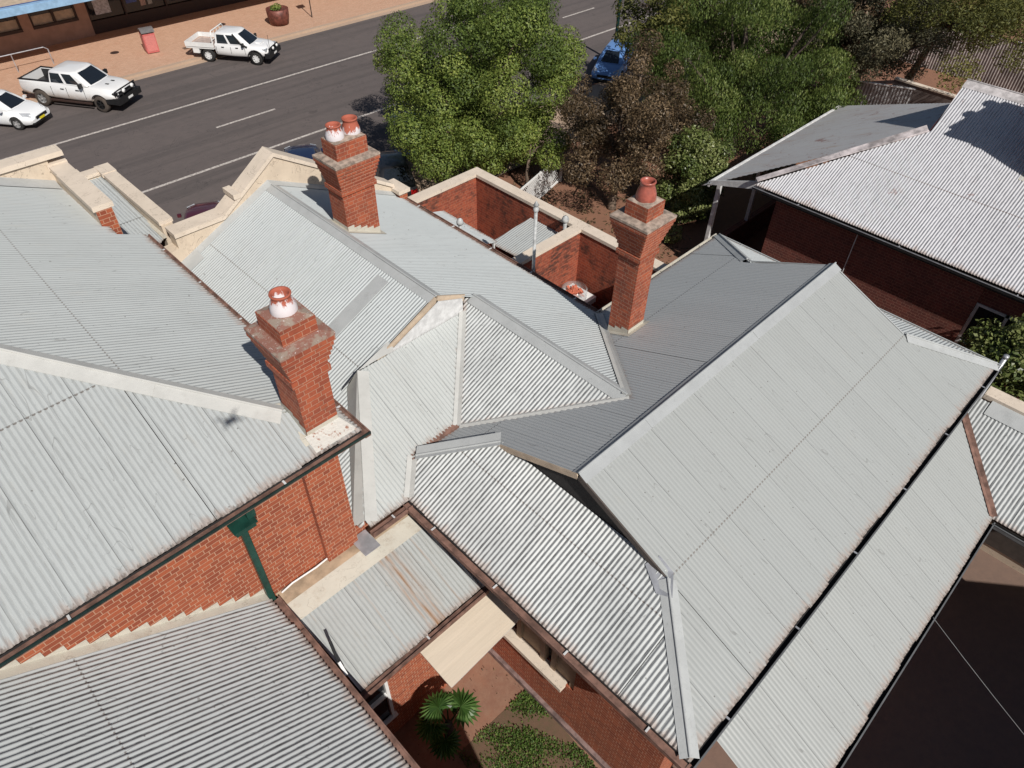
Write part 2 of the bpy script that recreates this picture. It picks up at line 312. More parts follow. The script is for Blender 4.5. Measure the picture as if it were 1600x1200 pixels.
class MB:
    """collects polygons; builds one mesh with metre UVs (u along the wall, v up)"""
    def __init__(s): s.v = []; s.f = []; s.mi = []
    def poly(s, pts, mi=0):
        n = len(s.v); s.v += [tuple(p) for p in pts]; s.f.append(list(range(n, n + len(pts)))); s.mi.append(mi)
    def box(s, x0, y0, z0, x1, y1, z1, mi=0, top=None):
        a = [(x0, y0, z0), (x1, y0, z0), (x1, y1, z0), (x0, y1, z0), (x0, y0, z1), (x1, y0, z1), (x1, y1, z1), (x0, y1, z1)]
        for k, q in enumerate(((0, 3, 2, 1), (4, 5, 6, 7), (0, 1, 5, 4), (1, 2, 6, 5), (2, 3, 7, 6), (3, 0, 4, 7))):
            s.poly([a[i] for i in q], top if (k == 1 and top is not None) else mi)
    def prism(s, pts, vec, mi=0):
        """extrude a planar polygon by vec"""
        q = [tuple(Vector(p) + Vector(vec)) for p in pts]
        n = sum((Vector(pts[i]).cross(Vector(pts[(i + 1) % len(pts)])) for i in range(len(pts))), Vector())
        if n.dot(Vector(vec)) > 0: pts, q = list(pts)[::-1], q[::-1]
        s.poly(pts, mi); s.poly(q[::-1], mi)
        for i in range(len(pts)):
            j = (i + 1) % len(pts); s.poly([pts[j], pts[i], q[i], q[j]], mi)
    def beam(s, p, q, w, h, mi=0, up=(0, 0, 1)):
        p, q = Vector(p), Vector(q); d = (q - p).normalized(); side = d.cross(Vector(up))
        if side.length < 1e-4: side = Vector((1, 0, 0))
        side.normalize(); u = side.cross(d)
        a = [p + side * sx * w / 2 + u * sz * h / 2 for sx, sz in ((-1, -1), (1, -1), (1, 1), (-1, 1))]
        s.prism(a, q - p, mi)
    def tube(s, pts, rad, seg=8, mi=0, caps=True):
        pts = [Vector(p) for p in pts]; rr_ = rad if isinstance(rad, (list, tuple)) else [rad] * len(pts)
        rings = []; prev = None
        for i, p in enumerate(pts):
            d = (pts[min(i + 1, len(pts) - 1)] - pts[max(i - 1, 0)]).normalized()
            a = Vector((0, 0, 1)) if abs(d.z) < 0.9 else Vector((1, 0, 0))
            if prev is not None: a = prev
            x = (a - d * a.dot(d)).normalized(); y = d.cross(x); prev = x
            n0 = len(s.v)
            s.v += [tuple(p + (x * math.cos(t) + y * math.sin(t)) * rr_[i]) for t in [2 * math.pi * k / seg for k in range(seg)]]
            rings.append(n0)
        for i in range(len(rings) - 1):
            for k in range(seg):
                s.f.append([rings[i] + k, rings[i] + (k + 1) % seg, rings[i + 1] + (k + 1) % seg, rings[i + 1] + k]); s.mi.append(mi)
        if caps:
            s.f.append([rings[0] + k for k in range(seg)][::-1]); s.mi.append(mi)
            s.f.append([rings[-1] + k for k in range(seg)]); s.mi.append(mi)
    def lathe(s, prof, c=(0, 0, 0), seg=20, mi=0, axis='z'):
        rings = []
        for r_, z_ in prof:
            n0 = len(s.v)
            for k in range(seg):
                t = 2 * math.pi * k / seg; a, b = r_ * math.cos(t), r_ * math.sin(t)
                p = (a, b, z_) if axis == 'z' else (a, -z_, b)
                s.v.append((p[0] + c[0], p[1] + c[1], p[2] + c[2]))
            rings.append(n0)
        for i in range(len(rings) - 1):
            for k in range(seg):
                s.f.append([rings[i] + k, rings[i] + (k + 1) % seg, rings[i + 1] + (k + 1) % seg, rings[i + 1] + k]); s.mi.append(mi)
    def mesh(s, name):
        me = bpy.data.meshes.new(name); me.from_pydata(s.v, [], s.f)
        me.polygons.foreach_set('material_index', s.mi)
        uvl = me.uv_layers.new(name='UVMap')
        me.update()
        for p in me.polygons:
            n = p.normal
            for li in p.loop_indices:
                c = me.vertices[me.loops[li].vertex_index].co
                if abs(n.z) > 0.75: uv = (c.x, c.y)
                elif abs(n.x) > abs(n.y): uv = (c.y + 0.07, c.z)
                else: uv = (c.x, c.z)
                uvl.data[li].uv = uv
        return me
    def build(s, name, mat, parent=None, smooth=False, world=True):
        return link(name, s.mesh(name), mat, parent, world, smooth)

def U(px, py):
    d = FW * F_PX + RT * (px - 800) - UP * (py - 600); return d / (-d[2])
def P(px, py, h):
    u = U(px, py) * h; return (float(u[0]), float(u[1]), CH - h)

# ------------------------------------------------------------------ corrugated iron
def clip_intervals(poly, u):
    xs = []
    n = len(poly)
    for i in range(n):
        (u0, v0), (u1, v1) = poly[i], poly[(i + 1) % n]
        if (u0 <= u < u1) or (u1 <= u < u0):
            xs.append(v0 + (v1 - v0) * (u - u0) / (u1 - u0))
    xs.sort(); return [(xs[i], xs[i + 1]) for i in range(0, len(xs) - 1, 2)]
def corrugated(name, pts, run, plane, mat, parent, laps=(), amp=0.0105, pitch=PITCH, lift=0.0, seed=1, sub=8, ragged=0.0, low=1):
    """sheeting over the plan polygon pts [(x,y)], corrugations running along axis `run`; plane(x,y)->z.
       low=1: the eave is at the small end of the run axis, -1: at the large end"""
    rs = random.Random(seed)
    uvp = [((y, x) if run == 'x' else (x, y)) for x, y in pts]
    e = 1e-3
    gx = (plane(1 + e, 1) - plane(1, 1)) / e; gy = (plane(1, 1 + e) - plane(1, 1)) / e
    nrm = Vector((-gx, -gy, 1)).normalized(); sl = math.sqrt(1 + (gx if run == 'x' else gy) ** 2)
    u0 = min(p[0] for p in uvp); u1 = max(p[0] for p in uvp)
    us = list(np.arange(math.floor(u0 / pitch) * pitch, u1, pitch / sub)) + [p[0] - 2e-4 for p in uvp] + [p[0] + 2e-4 for p in uvp]
    us = sorted(q for q in us if u0 < q < u1)
    V = []; Fc = []; UVs = []; EDs = []
    cols = []
    vref = laps[0] if laps else -40.37
    offs = {}
    for u in us:
        iv = clip_intervals(uvp, u); segs = []
        k = int(math.floor(u / 0.6912)); kc = int(math.floor(u / pitch))
        if k not in offs: offs[k] = (rs.uniform(-0.0025, 0.0035), rs.uniform(-1, 1) * ragged)
        if ('c', kc) not in offs: offs[('c', kc)] = rs.uniform(-1, 1) * ragged * 0.25
        off, rg_ = offs[k]; rg_ += offs[('c', kc)]
        dz = amp * math.cos(2 * math.pi * u / pitch) + off + lift + 0.0025 * (u / 0.6912 - k)
        for a, b in iv:
            if b - a < 1e-4: continue
            if low == 1: a += rg_
            else: b += rg_
            cuts = [a] + [l for l in sorted(laps) if a + 0.02 < l < b - 0.02] + [b]
            for j in range(len(cuts) - 1):
                extra = (j if low == 1 else (len(cuts) - 2 - j)) * 0.007
                A_, B_ = cuts[j], cuts[j + 1]
                segs.append((A_, B_, dz + extra, a if low == 1 else b))
        cols.append((u, segs))
    def vert(u, v, dz, ev):
        x, y = (v, u) if run == 'x' else (u, v)
        p = Vector((x, y, plane(x, y))) + nrm * dz
        V.append(tuple(p)); UVs.append((u, (v - vref) * sl)); EDs.append((abs(v - ev) * sl, 0.0)); return len(V) - 1
    prev = None
    for u, segs in cols:
        cur = [(vert(u, a, d, ev), vert(u, b, d, ev)) for a, b, d, ev in segs]
        if prev is not None and len(prev) == len(cur):
            for (a0, b0), (a1, b1) in zip(prev, cur):
                Fc.append((a0, a1, b1, b0) if run == 'y' else (a0, b0, b1, a1))
        prev = cur
    me = bpy.data.meshes.new(name); me.from_pydata(V, [], Fc)
    uvl = me.uv_layers.new(name='UVMap')
    li = np.zeros(len(me.loops), dtype=np.int32); me.loops.foreach_get('vertex_index', li)
    uvl.data.foreach_set('uv', np.array(UVs, dtype=np.float32)[li].ravel())
    uv2 = me.uv_layers.new(name='EdgeUV'); uv2.data.foreach_set('uv', np.array(EDs, dtype=np.float32)[li].ravel()); me.uv_layers.active_index = 0
    o = link(name, me, mat, parent)
    me.polygons.foreach_set('use_smooth', [True] * len(me.polygons))
    return o
def cap_strip(name, path, pa, pb, parent, mat=None, wa=0.19, wb=0.19, lift=0.03, roll=0.022, mitre=(0, 0)):
    """ridge or hip capping along path (x,y) points; pa/pb: planes left/right of the direction of travel"""
    mb = MB(); (x0, y0), (x1, y1) = path
    d = Vector((x1 - x0, y1 - y0, 0)); Lg = d.length; d.normalize(); n = Vector((-d.y, d.x, 0))
    def zt(x, y): return 0.5 * (pa(x, y) + pb(x, y))
    nseg = max(1, int(Lg / 1.8))
    for i in range(nseg):
        t0 = i / nseg; t1 = (i + 1) / nseg + (0.04 / Lg if i < nseg - 1 else 0)
        q0 = Vector((x0, y0, 0)) + d * Lg * t0; q1 = Vector((x0, y0, 0)) + d * Lg * t1
        lf = lift + (i % 2) * 0.006
        for sgn, pl, w_ in ((1, pa, wa), (-1, pb, wb)):
            ins0 = mitre[0] * w_ if i == 0 else 0; ins1 = mitre[1] * w_ if i == nseg - 1 else 0
            a0, a1 = q0.copy(), q1.copy()
            b0, b1 = q0 + n * w_ * sgn + d * ins0, q1 + n * w_ * sgn - d * ins1
            a = [(a0.x, a0.y, zt(a0.x, a0.y) + lf + 0.012), (a1.x, a1.y, zt(a1.x, a1.y) + lf + 0.008),
                 (b1.x, b1.y, pl(b1.x, b1.y) + lf * 0.75), (b0.x, b0.y, pl(b0.x, b0.y) + lf * 0.75)]
            mb.poly(a if sgn < 0 else a[::-1])
            a2 = [(p[0], p[1], p[2] - 0.012) for p in (a[3], a[2])]
            mb.poly([a[2], a[3], a2[0], a2[1]] if sgn < 0 else [a[3], a[2], a2[1], a2[0]])
    if roll:
        p0 = Vector((x0, y0, zt(x0, y0) + lift + 0.018)); p1 = Vector((x1, y1, zt(x1, y1) + lift + 0.018))
        mb.tube([p0, p1], roll, 8)
    return mb.build(name, mat or MT['cap'], parent)
def gutter(name, p0, p1, out, parent, mats, w_=0.14, d_=0.12, th=0.012, straps=True, fill=0.028, sp_=1.6):
    """open box gutter from p0 to p1 (top lip line next to the roof); out: outward unit (x,y)"""
    mb = MB(); p0, p1 = Vector(p0), Vector(p1); o = Vector((out[0], out[1], 0)); up = Vector((0, 0, 1))
    def slab(a, b, c, dd, mi):                      # cross-section quad in (out,up) coords swept along
        pts = [p0 + o * q[0] + up * q[1] for q in (a, b, c, dd)]
        mb.prism(pts, p1 - p0, mi)
    slab((0, -d_), (w_, -d_), (w_, -d_ + th), (0, -d_ + th), 0)
    slab((w_ - th, -d_ + th), (w_, -d_ + th), (w_, -0.012), (w_ - th, -0.012), 1)
    slab((w_ - th * 1.8, -0.012), (w_ + th * 0.4, -0.012), (w_ + th * 0.4, 0.006), (w_ - th * 1.8, 0.006), 1)
    slab((-th, -d_), (0, -d_), (0, -0.03), (-th, -0.03), 0)
    if fill: slab((0, -d_ + th), (w_ - th, -d_ + th), (w_ - th, -fill), (0, -fill - .006), 0)
    if straps:
        L_ = (p1 - p0).length; k = max(1, int(L_ / sp_)); d = (p1 - p0).normalized()
        for i in range(k):
            c = p0 + d * (i + 0.5) * L_ / k
            mb.prism([c + o * 0.0 + up * -0.01, c + o * 0.0 + up * 0.0, c + o * (w_ - th) + up * 0.0, c + o * (w_ - th) + up * -0.01], d * 0.035, 2)
    return mb.build(name, mats if len(mats) > 2 else [mats[0], mats[1], MT['cap']], parent)
GB = [MT['gutter_brown'], MT['gutter_green'], MT['offwhite']]
GBR = [MT['gutter_brown'], MT['gutter_brown'], MT['offwhite']]
GBK = [MT['black'], MT['zincdark'], MT['zinc']]

# ------------------------------------------------------------------ setting: ground, street
def sheet(name, x0, y0, x1, y1, z, mat, kind='structure', n=1):
    mb = MB()
    mb.poly([(x0, y0, z), (x1, y0, z), (x1, y1, z), (x0, y1, z)])
    return tag(mb.build(name, mat), kind=kind)
MT['dirt'] = ground_material('red_brown_dirt', [(0.26, 0.125, 0.075), (0.20, 0.10, 0.065), (0.14, 0.075, 0.05), (0.36, 0.22, 0.13)], (0.5, 5, 45))
MT['asphalt'] = ground_material('worn_asphalt', [(0.114, 0.094, 0.090), (0.138, 0.112, 0.104), (0.092, 0.078, 0.075), (0.17, 0.145, 0.13)], (0.18, 2.2, 90), 0.9, 0.25, (0.6, 0.5, 0.35))
def lane_wear(m):
    N, L = m.node_tree.nodes, m.node_tree.links; B = N['Principled BSDF']
    src = B.inputs['Base Color'].links[0].from_socket
    tc = N.new('ShaderNodeTexCoord')
    st = noise(N, L, mapping(N, L, tc.outputs['Object'], (0.035, 0.9, 1)), 1.2, 4, 0.6)
    col = mixc(N, L, mathn(N, L, 'MULTIPLY', ramp(N, L, st, 0.45, 0.62), 0.5), src, (0.070, 0.060, 0.058))
    # sealed cracks and patches
    cr = noise(N, L, mapping(N, L, tc.outputs['Object'], (0.35, 0.5, 1)), 1.0, 5, 0.6, 0.8)
    ck = mathn(N, L, 'LESS_THAN', mathn(N, L, 'ABSOLUTE', mathn(N, L, 'SUBTRACT', cr, 0.5)), 0.0022)
    col = mixc(N, L, mathn(N, L, 'MULTIPLY', ck, 0.55), col, (0.04, 0.035, 0.035))
    sp = ramp(N, L, noise(N, L, mapping(N, L, tc.outputs['Object'], (0.8, 1.1, 1), (5, 0, 0)), 1.0, 3, 0.5), 0.66, 0.75)
    col = mixc(N, L, mathn(N, L, 'MULTIPLY', sp, 0.5), col, (0.055, 0.046, 0.044))
    L.new(col, B.inputs['Base Color'])
lane_wear(MT['asphalt'])
MT['paving'] = brick_material('salmon_clay_pavers', c1=(0.60, 0.375, 0.26), c2=(0.52, 0.31, 0.205), mortar=(0.40, 0.27, 0.19), msize=0.007)
MT['concrete'] = ground_material('dusty_concrete', [(0.45, 0.33, 0.24), (0.40, 0.28, 0.20), (0.34, 0.25, 0.19), (0.5, 0.4, 0.32)], (0.6, 5, 60))
MT['line'] = simple('road_paint', (0.50, 0.455, 0.42), 0.8, 0, 0.3, 9)
MT['patio'] = ground_material('red_patio_dirt', [(0.27, 0.135, 0.085), (0.19, 0.10, 0.07), (0.28, 0.17, 0.115), (0.36, 0.25, 0.18)], (1.1, 5, 60), 0.95, 0.3, (.8, .6, .4))
MT['weedsoil'] = ground_material('weedy_soil', [(0.15, 0.085, 0.055), (0.11, 0.07, 0.045), (0.07, 0.075, 0.03), (0.24, 0.17, 0.12)], (1.2, 8, 60))
MT['slab'] = ground_material('stained_paving', [(0.20, 0.13, 0.10), (0.17, 0.115, 0.09), (0.13, 0.09, 0.075), (0.24, 0.17, 0.13)], (0.7, 5, 70))
sheet('ground', -600, -400, 900, 900, 0.0, MT['dirt'])
road = sheet('road', -600, 26.6, 900, 46.1, 0.004, MT['asphalt'])
sheet('footpath', -600, 22.5, 900, 26.45, 0.12, MT['concrete'])
fp = MB(); fp.box(-600, 46.3, -0.1, 900, 54.5, 0.14); tag(fp.build('pavement', MT['paving']), kind='structure')
k = MB(); k.box(-600, 46.0, -0.1, 900, 46.3, 0.146); k.box(-600, 45.55, -0.1, 900, 46.0, 0.03)
tag(k.build('kerb', MT['concrete']), kind='structure')
k = MB(); k.box(-600, 26.45, -0.1, 900, 26.7, 0.125); tag(k.build('kerb', MT['concrete']), kind='structure')
rm = MB()
rm.box(-200, 40.12, 0.0, 300, 40.28, 0.009); rm.box(-200, 32.52, 0.0, 300, 32.68, 0.009)
for i in range(-12, 24):
    x = 14.55 + 13.5 * i; rm.box(x, 36.50, 0.0, x + 3.5, 36.64, 0.009)
tag(rm.build('road_markings', MT['line']), kind='structure')
sheet('courtyard', 1.0, -6, 5.33, 8, 0.006, MT['patio'])
sheet('courtyard_paving', 5.2, -7.0, 30, 1.2, 0.008, MT['slab'])
sheet('path', 12.0, 9.0, 15.4, 17.2, 0.008, MT['slab'])

# ------------------------------------------------------------------ left building (A)
A_low = lambda x, y: 7.6 + .443 * (y - 7.25)
A_up = lambda x, y: 7.6 + .443 * (4.03 - x)
A = thing('brick_building', 'red brick building with large hipped iron roof, green downpipe and a whitewashed chimney pot', 'building', (0, 12, 0))
wallb = MB()
wallb.box(-9, 7.75, 0, 3.53, 8.05, 7.55); wallb.box(3.23, 8.05, 0, 3.53, 22.0, 7.45)
wallb.box(2.86, 7.62, 0, 3.53 + 0.002, 7.75, 7.5)         # chimney breast pilaster
wallb.build('wall', MT['brick'], A)
corrugated('roof', [(3.93, 7.36), (-2.2, 13.48), (-9, 13.48), (-9, 7.36)], 'y', A_low, MT['roof'], A, laps=(9.95,), seed=11, ragged=0.012)
corrugated('roof', [(3.93, 7.36), (3.95, 15.6), (3.40, 15.6), (3.40, 18.55), (-2.2, 18.55), (-2.2, 13.48)], 'x', A_up, MT['roof'], A, laps=(1.45,), seed=12, ragged=0.012, low=-1)
cap_strip('ridge_cap', [(3.05, 8.23), (-2.2, 13.48)], A_low, A_up, A, MT['cap_w'], wa=0.21, wb=0.17, roll=0.02)
gutter('gutter', (-9, 7.37, 7.60), (4.03, 7.37, 7.60), (0, -1), A, GB, w_=.12, d_=.055, fill=.018, sp_=3.1)
gutter('gutter', (3.93, 7.26, 7.60), (3.93, 15.62, 7.60), (1, 0), A, GBR, w_=0.10, d_=.09, fill=.02)
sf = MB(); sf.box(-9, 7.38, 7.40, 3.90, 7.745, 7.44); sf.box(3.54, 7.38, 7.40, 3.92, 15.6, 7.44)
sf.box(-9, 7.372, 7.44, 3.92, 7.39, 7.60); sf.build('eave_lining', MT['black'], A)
# downpipe with rain head
dpx = 1.66
dp = MB()
dp.box(dpx - 0.055, 7.64, 4.75, dpx + 0.055, 7.745, 7.1); 
dp.prism([(dpx - 0.055, 7.64, 4.75), (dpx - 0.055, 7.745, 4.75), (dpx - 0.055, 7.745, 4.45), (dpx - 0.055, 7.60, 4.45)], (0.11, 0, 0))
dpo = dp.build('downpipe', MT['green'], A)
rh = MB()
rh.prism([(dpx - 0.17, 7.43, 7.02), (dpx - 0.17, 7.745, 7.02), (dpx - 0.17, 7.745, 6.80), (dpx - 0.17, 7.64, 6.80), (dpx - 0.17, 7.43, 6.92)], (0.34, 0, 0))
rh.box(dpx - 0.20, 7.40, 7.02, dpx + 0.20, 7.745, 7.055); rh.box(dpx + 0.10, 7.50, 7.06, dpx + 0.24, 7.745, 7.42)
link('rain_head', rh.mesh('rain_head'), MT['green'], dpo)

def chimney(parent, x0, y0, x1, y1, zb, zband, zcorb, zslab, zblk, slab_o, pots, mats=('chimney', 'mortar_cap'), skirt=None, blk_in=0.0):
    c = MB()
    c.box(x0, y0, zb, x1, y1, zband)
    c.box(x0 - .05, y0 - .05, zband, x1 + .05, y1 + .05, zband + .12)
    c.box(x0 - .004, y0 - .004, zband + .12, x1 + .004, y1 + .004, zcorb)
    n = max(3, int(round((zslab - zcorb) / 0.0975))); h = (zslab - zcorb) / n
    for i in range(n):
        o = slab_o * (i + 1) / (n + 0.3)
        c.box(x0 - o, y0 - o, zcorb + i * h, x1 + o, y1 + o, zcorb + (i + 1) * h)
    c.box(x0 + blk_in, y0 + blk_in, zslab + .05, x1 - blk_in, y1 - blk_in, zblk)
    co = c.build('chimney', MT[mats[0]], parent)
    s = MB(); o = slab_o
    b0 = [(x0 - o, y0 - o, zslab), (x1 + o, y0 - o, zslab), (x1 + o, y1 + o, zslab), (x0 - o, y1 + o, zslab)]
    b1 = [(p[0], p[1], zslab + .055) for p in b0]
    t1 = [(x0 - .0, y0 - .0, zslab + .085), (x1 + .0, y0 - .0, zslab + .085), (x1 + .0, y1 + .0, zslab + .085), (x0 - .0, y1 + .0, zslab + .085)]
    s.poly(b0[::-1])
    for i in range(4):
        j = (i + 1) % 4; s.poly([b0[i], b0[j], b1[j], b1[i]]); s.poly([b1[i], b1[j], t1[j], t1[i]])
    s.poly(t1)
    link('chimney_ledge', s.mesh('chimney_ledge'), MT[mats[1]], co)
    t = MB(); i_ = blk_in + 0.01
    q = [(x0 + i_, y0 + i_), (x1 - i_, y0 + i_), (x1 - i_, y1 - i_), (x0 + i_, y1 - i_)]
    e_ = min(x1 - x0, y1 - y0) * 0.22
    for a in range(4):
        b = (a + 1) % 4
        cx, cy = (x0 + x1) / 2, (y0 + y1) / 2
        f_ = lambda p: (p[0] + (cx - p[0]) * 0.5, p[1] + (cy - p[1]) * 0.5, zblk + .05)
        t.poly([(*q[a], zblk + .004), (*q[b], zblk + .004), f_(q[b]), f_(q[a])])
    t.poly([f_(p) for p in q])
    link('chimney_crown', t.mesh('chimney_crown'), MT[mats[1]], co)
    for (px_, py_, rb, rt_, hh, mt) in pots:
        p = MB()
        p.lathe([(rb, 0), (rb * 1.03, .03), (rb * 0.98, hh * .35), (rb * .86, hh * .55), (rt_ * .93, hh * .74), (rt_ * .90, hh * .86), (rt_ * 1.0, hh * .89),
                 (rt_ * 1.04, hh * .95), (rt_, hh), (rt_ * .84, hh * .995), (rt_ * .78, hh * .8), (rt_ * .75, hh * .25), (0.001, hh * .22)], (0, 0, 0), 24)
        me = p.mesh('chimney_pot'); o_ = link('chimney_pot', me, MT[mt], co, smooth=True)
        o_.matrix_basis = wm(co).inverted() @ Matrix.Translation((px_, py_, zblk + .02))
    if skirt:
        k_ = MB(); zf, = skirt[:1]
        for (ax, ay, bx, by, ox, oy) in ((x0, y0, x1, y0, 0, -1), (x0, y0, x0, y1, -1, 0), (x0, y1, x1, y1, 0, 1), (x1, y0, x1, y1, 1, 0)):
            L_ = abs(bx - ax) + abs(by - ay); ns = max(2, int(L_ / 0.16))
            for i in range(ns):
                ta, tb = i / ns, (i + 1) / ns
                p, q_ = (ax + (bx - ax) * ta, ay + (by - ay) * ta), (ax + (bx - ax) * tb, ay + (by - ay) * tb)
                zlo = min(zf(*p), zf(*q_)) - 0.03; zhi = max(zf(*p), zf(*q_)) + 0.13
                e = 0.008
                pa_ = (p[0] + ox * e, p[1] + oy * e); qa = (q_[0] + ox * e, q_[1] + oy * e)
                k_.poly([(*pa_, zf(*p) - .02), (*qa, zf(*q_) - .02), (*qa, zhi), (*pa_, zhi)] if (oy < 0 or ox > 0) else [(*qa, zf(*q_) - .02), (*pa_, zf(*p) - .02), (*pa_, zhi), (*qa, zhi)])
        for (ax, ay, bx, by) in ((x0 - .12, y0 - .12, x1 + .12, y0), (x0 - .12, y0, x0, y1 + .12), (x1, y0, x1 + .12, y1 + .12), (x0, y1, x1, y1 + .12)):
            g = [(ax, ay), (bx, ay), (bx, by), (ax, by)]
            k_.poly([(*p_, zf(*p_) + .022) for p_ in g])
        link('chimney_flashing', k_.mesh('chimney_flashing'), MT['cap_c'], co)
    return co
Amin = lambda x, y: min(A_low(x, y), A_up(x, y))
ch1 = chimney(A, 3.13, 7.69, 3.72, 8.35, 7.3, 8.93, 9.05, 9.64, 10.0, .17, [(3.44, 8.05, .195, .155, .33, 'whitewash_heavy')], mats=('chimney', 'splashed'), skirt=(Amin,))
# crumbling mortar patch at the hip corner
cm = MB()
cm.poly([(3.08, 7.40, A_low(0, 7.40) + .03), (3.87, 7.40, A_low(0, 7.40) + .025), (3.72, 7.72, A_low(0, 7.72) + .05), (3.08, 7.69, A_low(0, 7.69) + .05)])
cm.poly([(3.87, 7.40, A_low(0, 7.40) + .025), (3.86, 7.85, A_up(3.86, 0) + .03), (3.72, 7.95, A_up(3.72, 0) + .05), (3.72, 7.72, A_low(0, 7.72) + .05)])
cm.build('corner_flashing', MT['corner'], A)

# parapets of the left building
par = MB()
par.box(3.27, 16.05, 6.0, 3.60, 18.98, 8.30); 
par.build('parapet', [MT['cream_side']], A)
pc = MB(); pc.box(3.21, 16.0, 8.30, 3.66, 18.0, 8.42); pc.box(3.23, 18.0, 8.30, 3.64, 18.55, 8.42); pc.box(3.21, 18.55, 8.30, 3.66, 19.02, 8.45)
pc.build('parapet_coping', MT['cream'], A)
pe = MB(); pe.box(3.265, 16.0, 6.0, 3.605, 16.05, 8.30); pe.box(3.255, 16.052, 7.0, 3.268, 18.4, 7.93); pe.build('parapet_end', MT['brick'], A)
fp_ = MB(); fp_.box(-9, 18.6, 5.0, 3.27, 18.88, 8.58); fp_.build('parapet', MT['cream_side'], A)
fc_ = MB(); fc_.box(-9, 18.53, 8.58, 3.64, 18.96, 8.70); fc_.build('parapet_coping', MT['cream'], A)
ff = MB(); ff.box(-9, 18.2, A_up(0, 0) - 3, 3.2, 18.22, A_up(0, 0) - 2.9)
ap = MB(); ap.poly([(-9, 18.25, A_up(-9, 0) + .02), (3.25, 18.25, A_up(3.25, 0) + .02), (3.25, 18.6, A_up(3.25, 0) + .10), (-9, 18.6, A_up(-9, 0) + .10)])
ap.build('parapet_flashing', MT['cap'], A)
# low porch behind its own parapet
porch = lambda x, y: 6.02 + 0.06 * (y - 17.6)
corrugated('roof', [(3.62, 15.72), (3.88, 15.72), (4.3, 17.3), (4.98, 17.95), (5.0, 21.85), (3.62, 21.85)], 'y', porch, MT['roof_b'], A, laps=(19.2,), seed=14)
pw = MB(); pw.box(3.6, 15.72, 4.4, 3.9, 15.86, 5.84); pw.build('wall', MT['cream_side'], A)
pw = MB(); pw.box(3.535, 15.62, 7.3, 3.95, 15.99, 7.40); pw.build('parapet_flashing', MT['cap_c'], A)
pp = MB()
pp.box(5.0, 17.98, 0, 5.3, 22.1, 6.35); pp.box(3.53, 21.85, 0, 5.0, 22.1, 6.35)
pp.build('parapet', MT['cream_side'], A)
pq = MB(); pq.box(4.97, 18.0, 6.35, 5.34, 21.55, 6.46); pq.box(4.95, 21.55, 6.35, 5.36, 22.15, 6.48); pq.box(3.5, 21.8, 6.35, 4.95, 22.13, 6.46)
pq.build('parapet_coping', MT['cream'], A)
pf = MB(); pf.box(4.9, 17.9, 6.03, 5.0, 21.8, 6.09); pf.build('parapet_flashing', MT['cap_c'], A)

# ------------------------------------------------------------------ middle gabled building (B, C)
B_R = lambda x, y: 6.86 - .46 * (x - 7.82)
B_L = lambda x, y: 6.86 - .46 * (7.82 - x)
C1 = lambda x, y: 4.97 + .46 * (y - 7.4)
C2 = lambda x, y: 5.26 + .46 * (x - 6.51)
D_ = lambda x, y: 4.97 + .43 * (8.67 - y)
B = thing('gabled_building', 'brick building with cream gabled street parapet and a chimney carrying two pots', 'building', (8, 13, 0))
wb = MB(); wb.box(3.6, 10.1, 0, 3.85, 17.1, 4.75); wb.box(11.5, 8.9, 0, 11.75, 17.1, 4.75); wb.box(3.6, 17.1, 0, 12.0, 17.3, 4.8)
wb.box(3.53, 7.75, 0, 4.67, 8.0, 4.75); wb.build('wall', MT['brick'], B)
corrugated('roof', [(7.82, 17.15), (12.0, 17.15), (12.0, 8.72), (8.9, 5.44), (8.9, 10.05), (7.82, 10.18)], 'x', B_R, MT['roof_b'], B, seed=21, low=-1, ragged=0.01)
corrugated('roof', [(7.82, 17.15), (7.82, 10.18), (5.35, 10.18), (5.35, 9.8), (3.70, 7.55), (3.60, 7.55), (3.60, 17.15)], 'x', B_L, MT['roof_b'], B, laps=(5.75,), seed=22)
corrugated('roof', [(3.74, 7.4), (4.67, 7.4), (5.30, 8.03), (6.51, 8.03), (8.48, 10.0), (5.5, 10.0), (3.74, 7.62)], 'y', C1, MT['roof_c'], B, seed=23)
corrugated('roof', [(6.51, 8.03), (8.9, 5.44), (8.9, 10.42)], 'x', C2, MT['roof_e'], B, seed=24, amp=.012)
cap_strip('ridge_cap', [(7.82, 10.12), (7.82, 17.0)], B_L, B_R, B)
cap_strip('ridge_cap', [(8.9, 5.5), (8.9, 10.1)], C2, B_R, B, wa=0.20, wb=0.2)
# stepped ridge piece near the chimney and the flat cover sheets on the west slope
cs_ = MB()
for (xa, xb, ya, yb) in ((5.15, 7.5, 11.45, 11.85), (3.85, 4.75, 11.75, 12.2)):
    cs_.poly([(xa, ya, B_L(xa, 0) + .022), (xa, yb, B_L(xa, 0) + .022), (xb, yb, B_L(xb, 0) + .03), (xb, ya, B_L(xb, 0) + .03)][::-1])
0 and cs_.poly([(6.95, 11.22, B_L(6.95, 0) + .04), (6.95, 11.9, B_L(6.95, 0) + .04), (7.7, 11.9, B_L(7.7, 0) + .045), (7.7, 11.22, B_L(7.7, 0) + .045)][::-1])
cs_.build('patch_sheet', MT['cap'], B)
# flashings of the lower roof
fl = MB()
def strip(mb, pts3, w_, dirn, pl=None, lift=0.03):
    d = Vector(dirn)
    for a, b in zip(pts3[:-1], pts3[1:]):
        a, b = Vector(a), Vector(b)
        c, e = b + d * w_, a + d * w_
        if pl: c.z = pl(c.x, c.y) + lift; e.z = pl(e.x, e.y) + lift; a.z = pl(a.x, a.y) + lift; b.z = pl(b.x, b.y) + lift
        mb.poly([a, b, c, e])
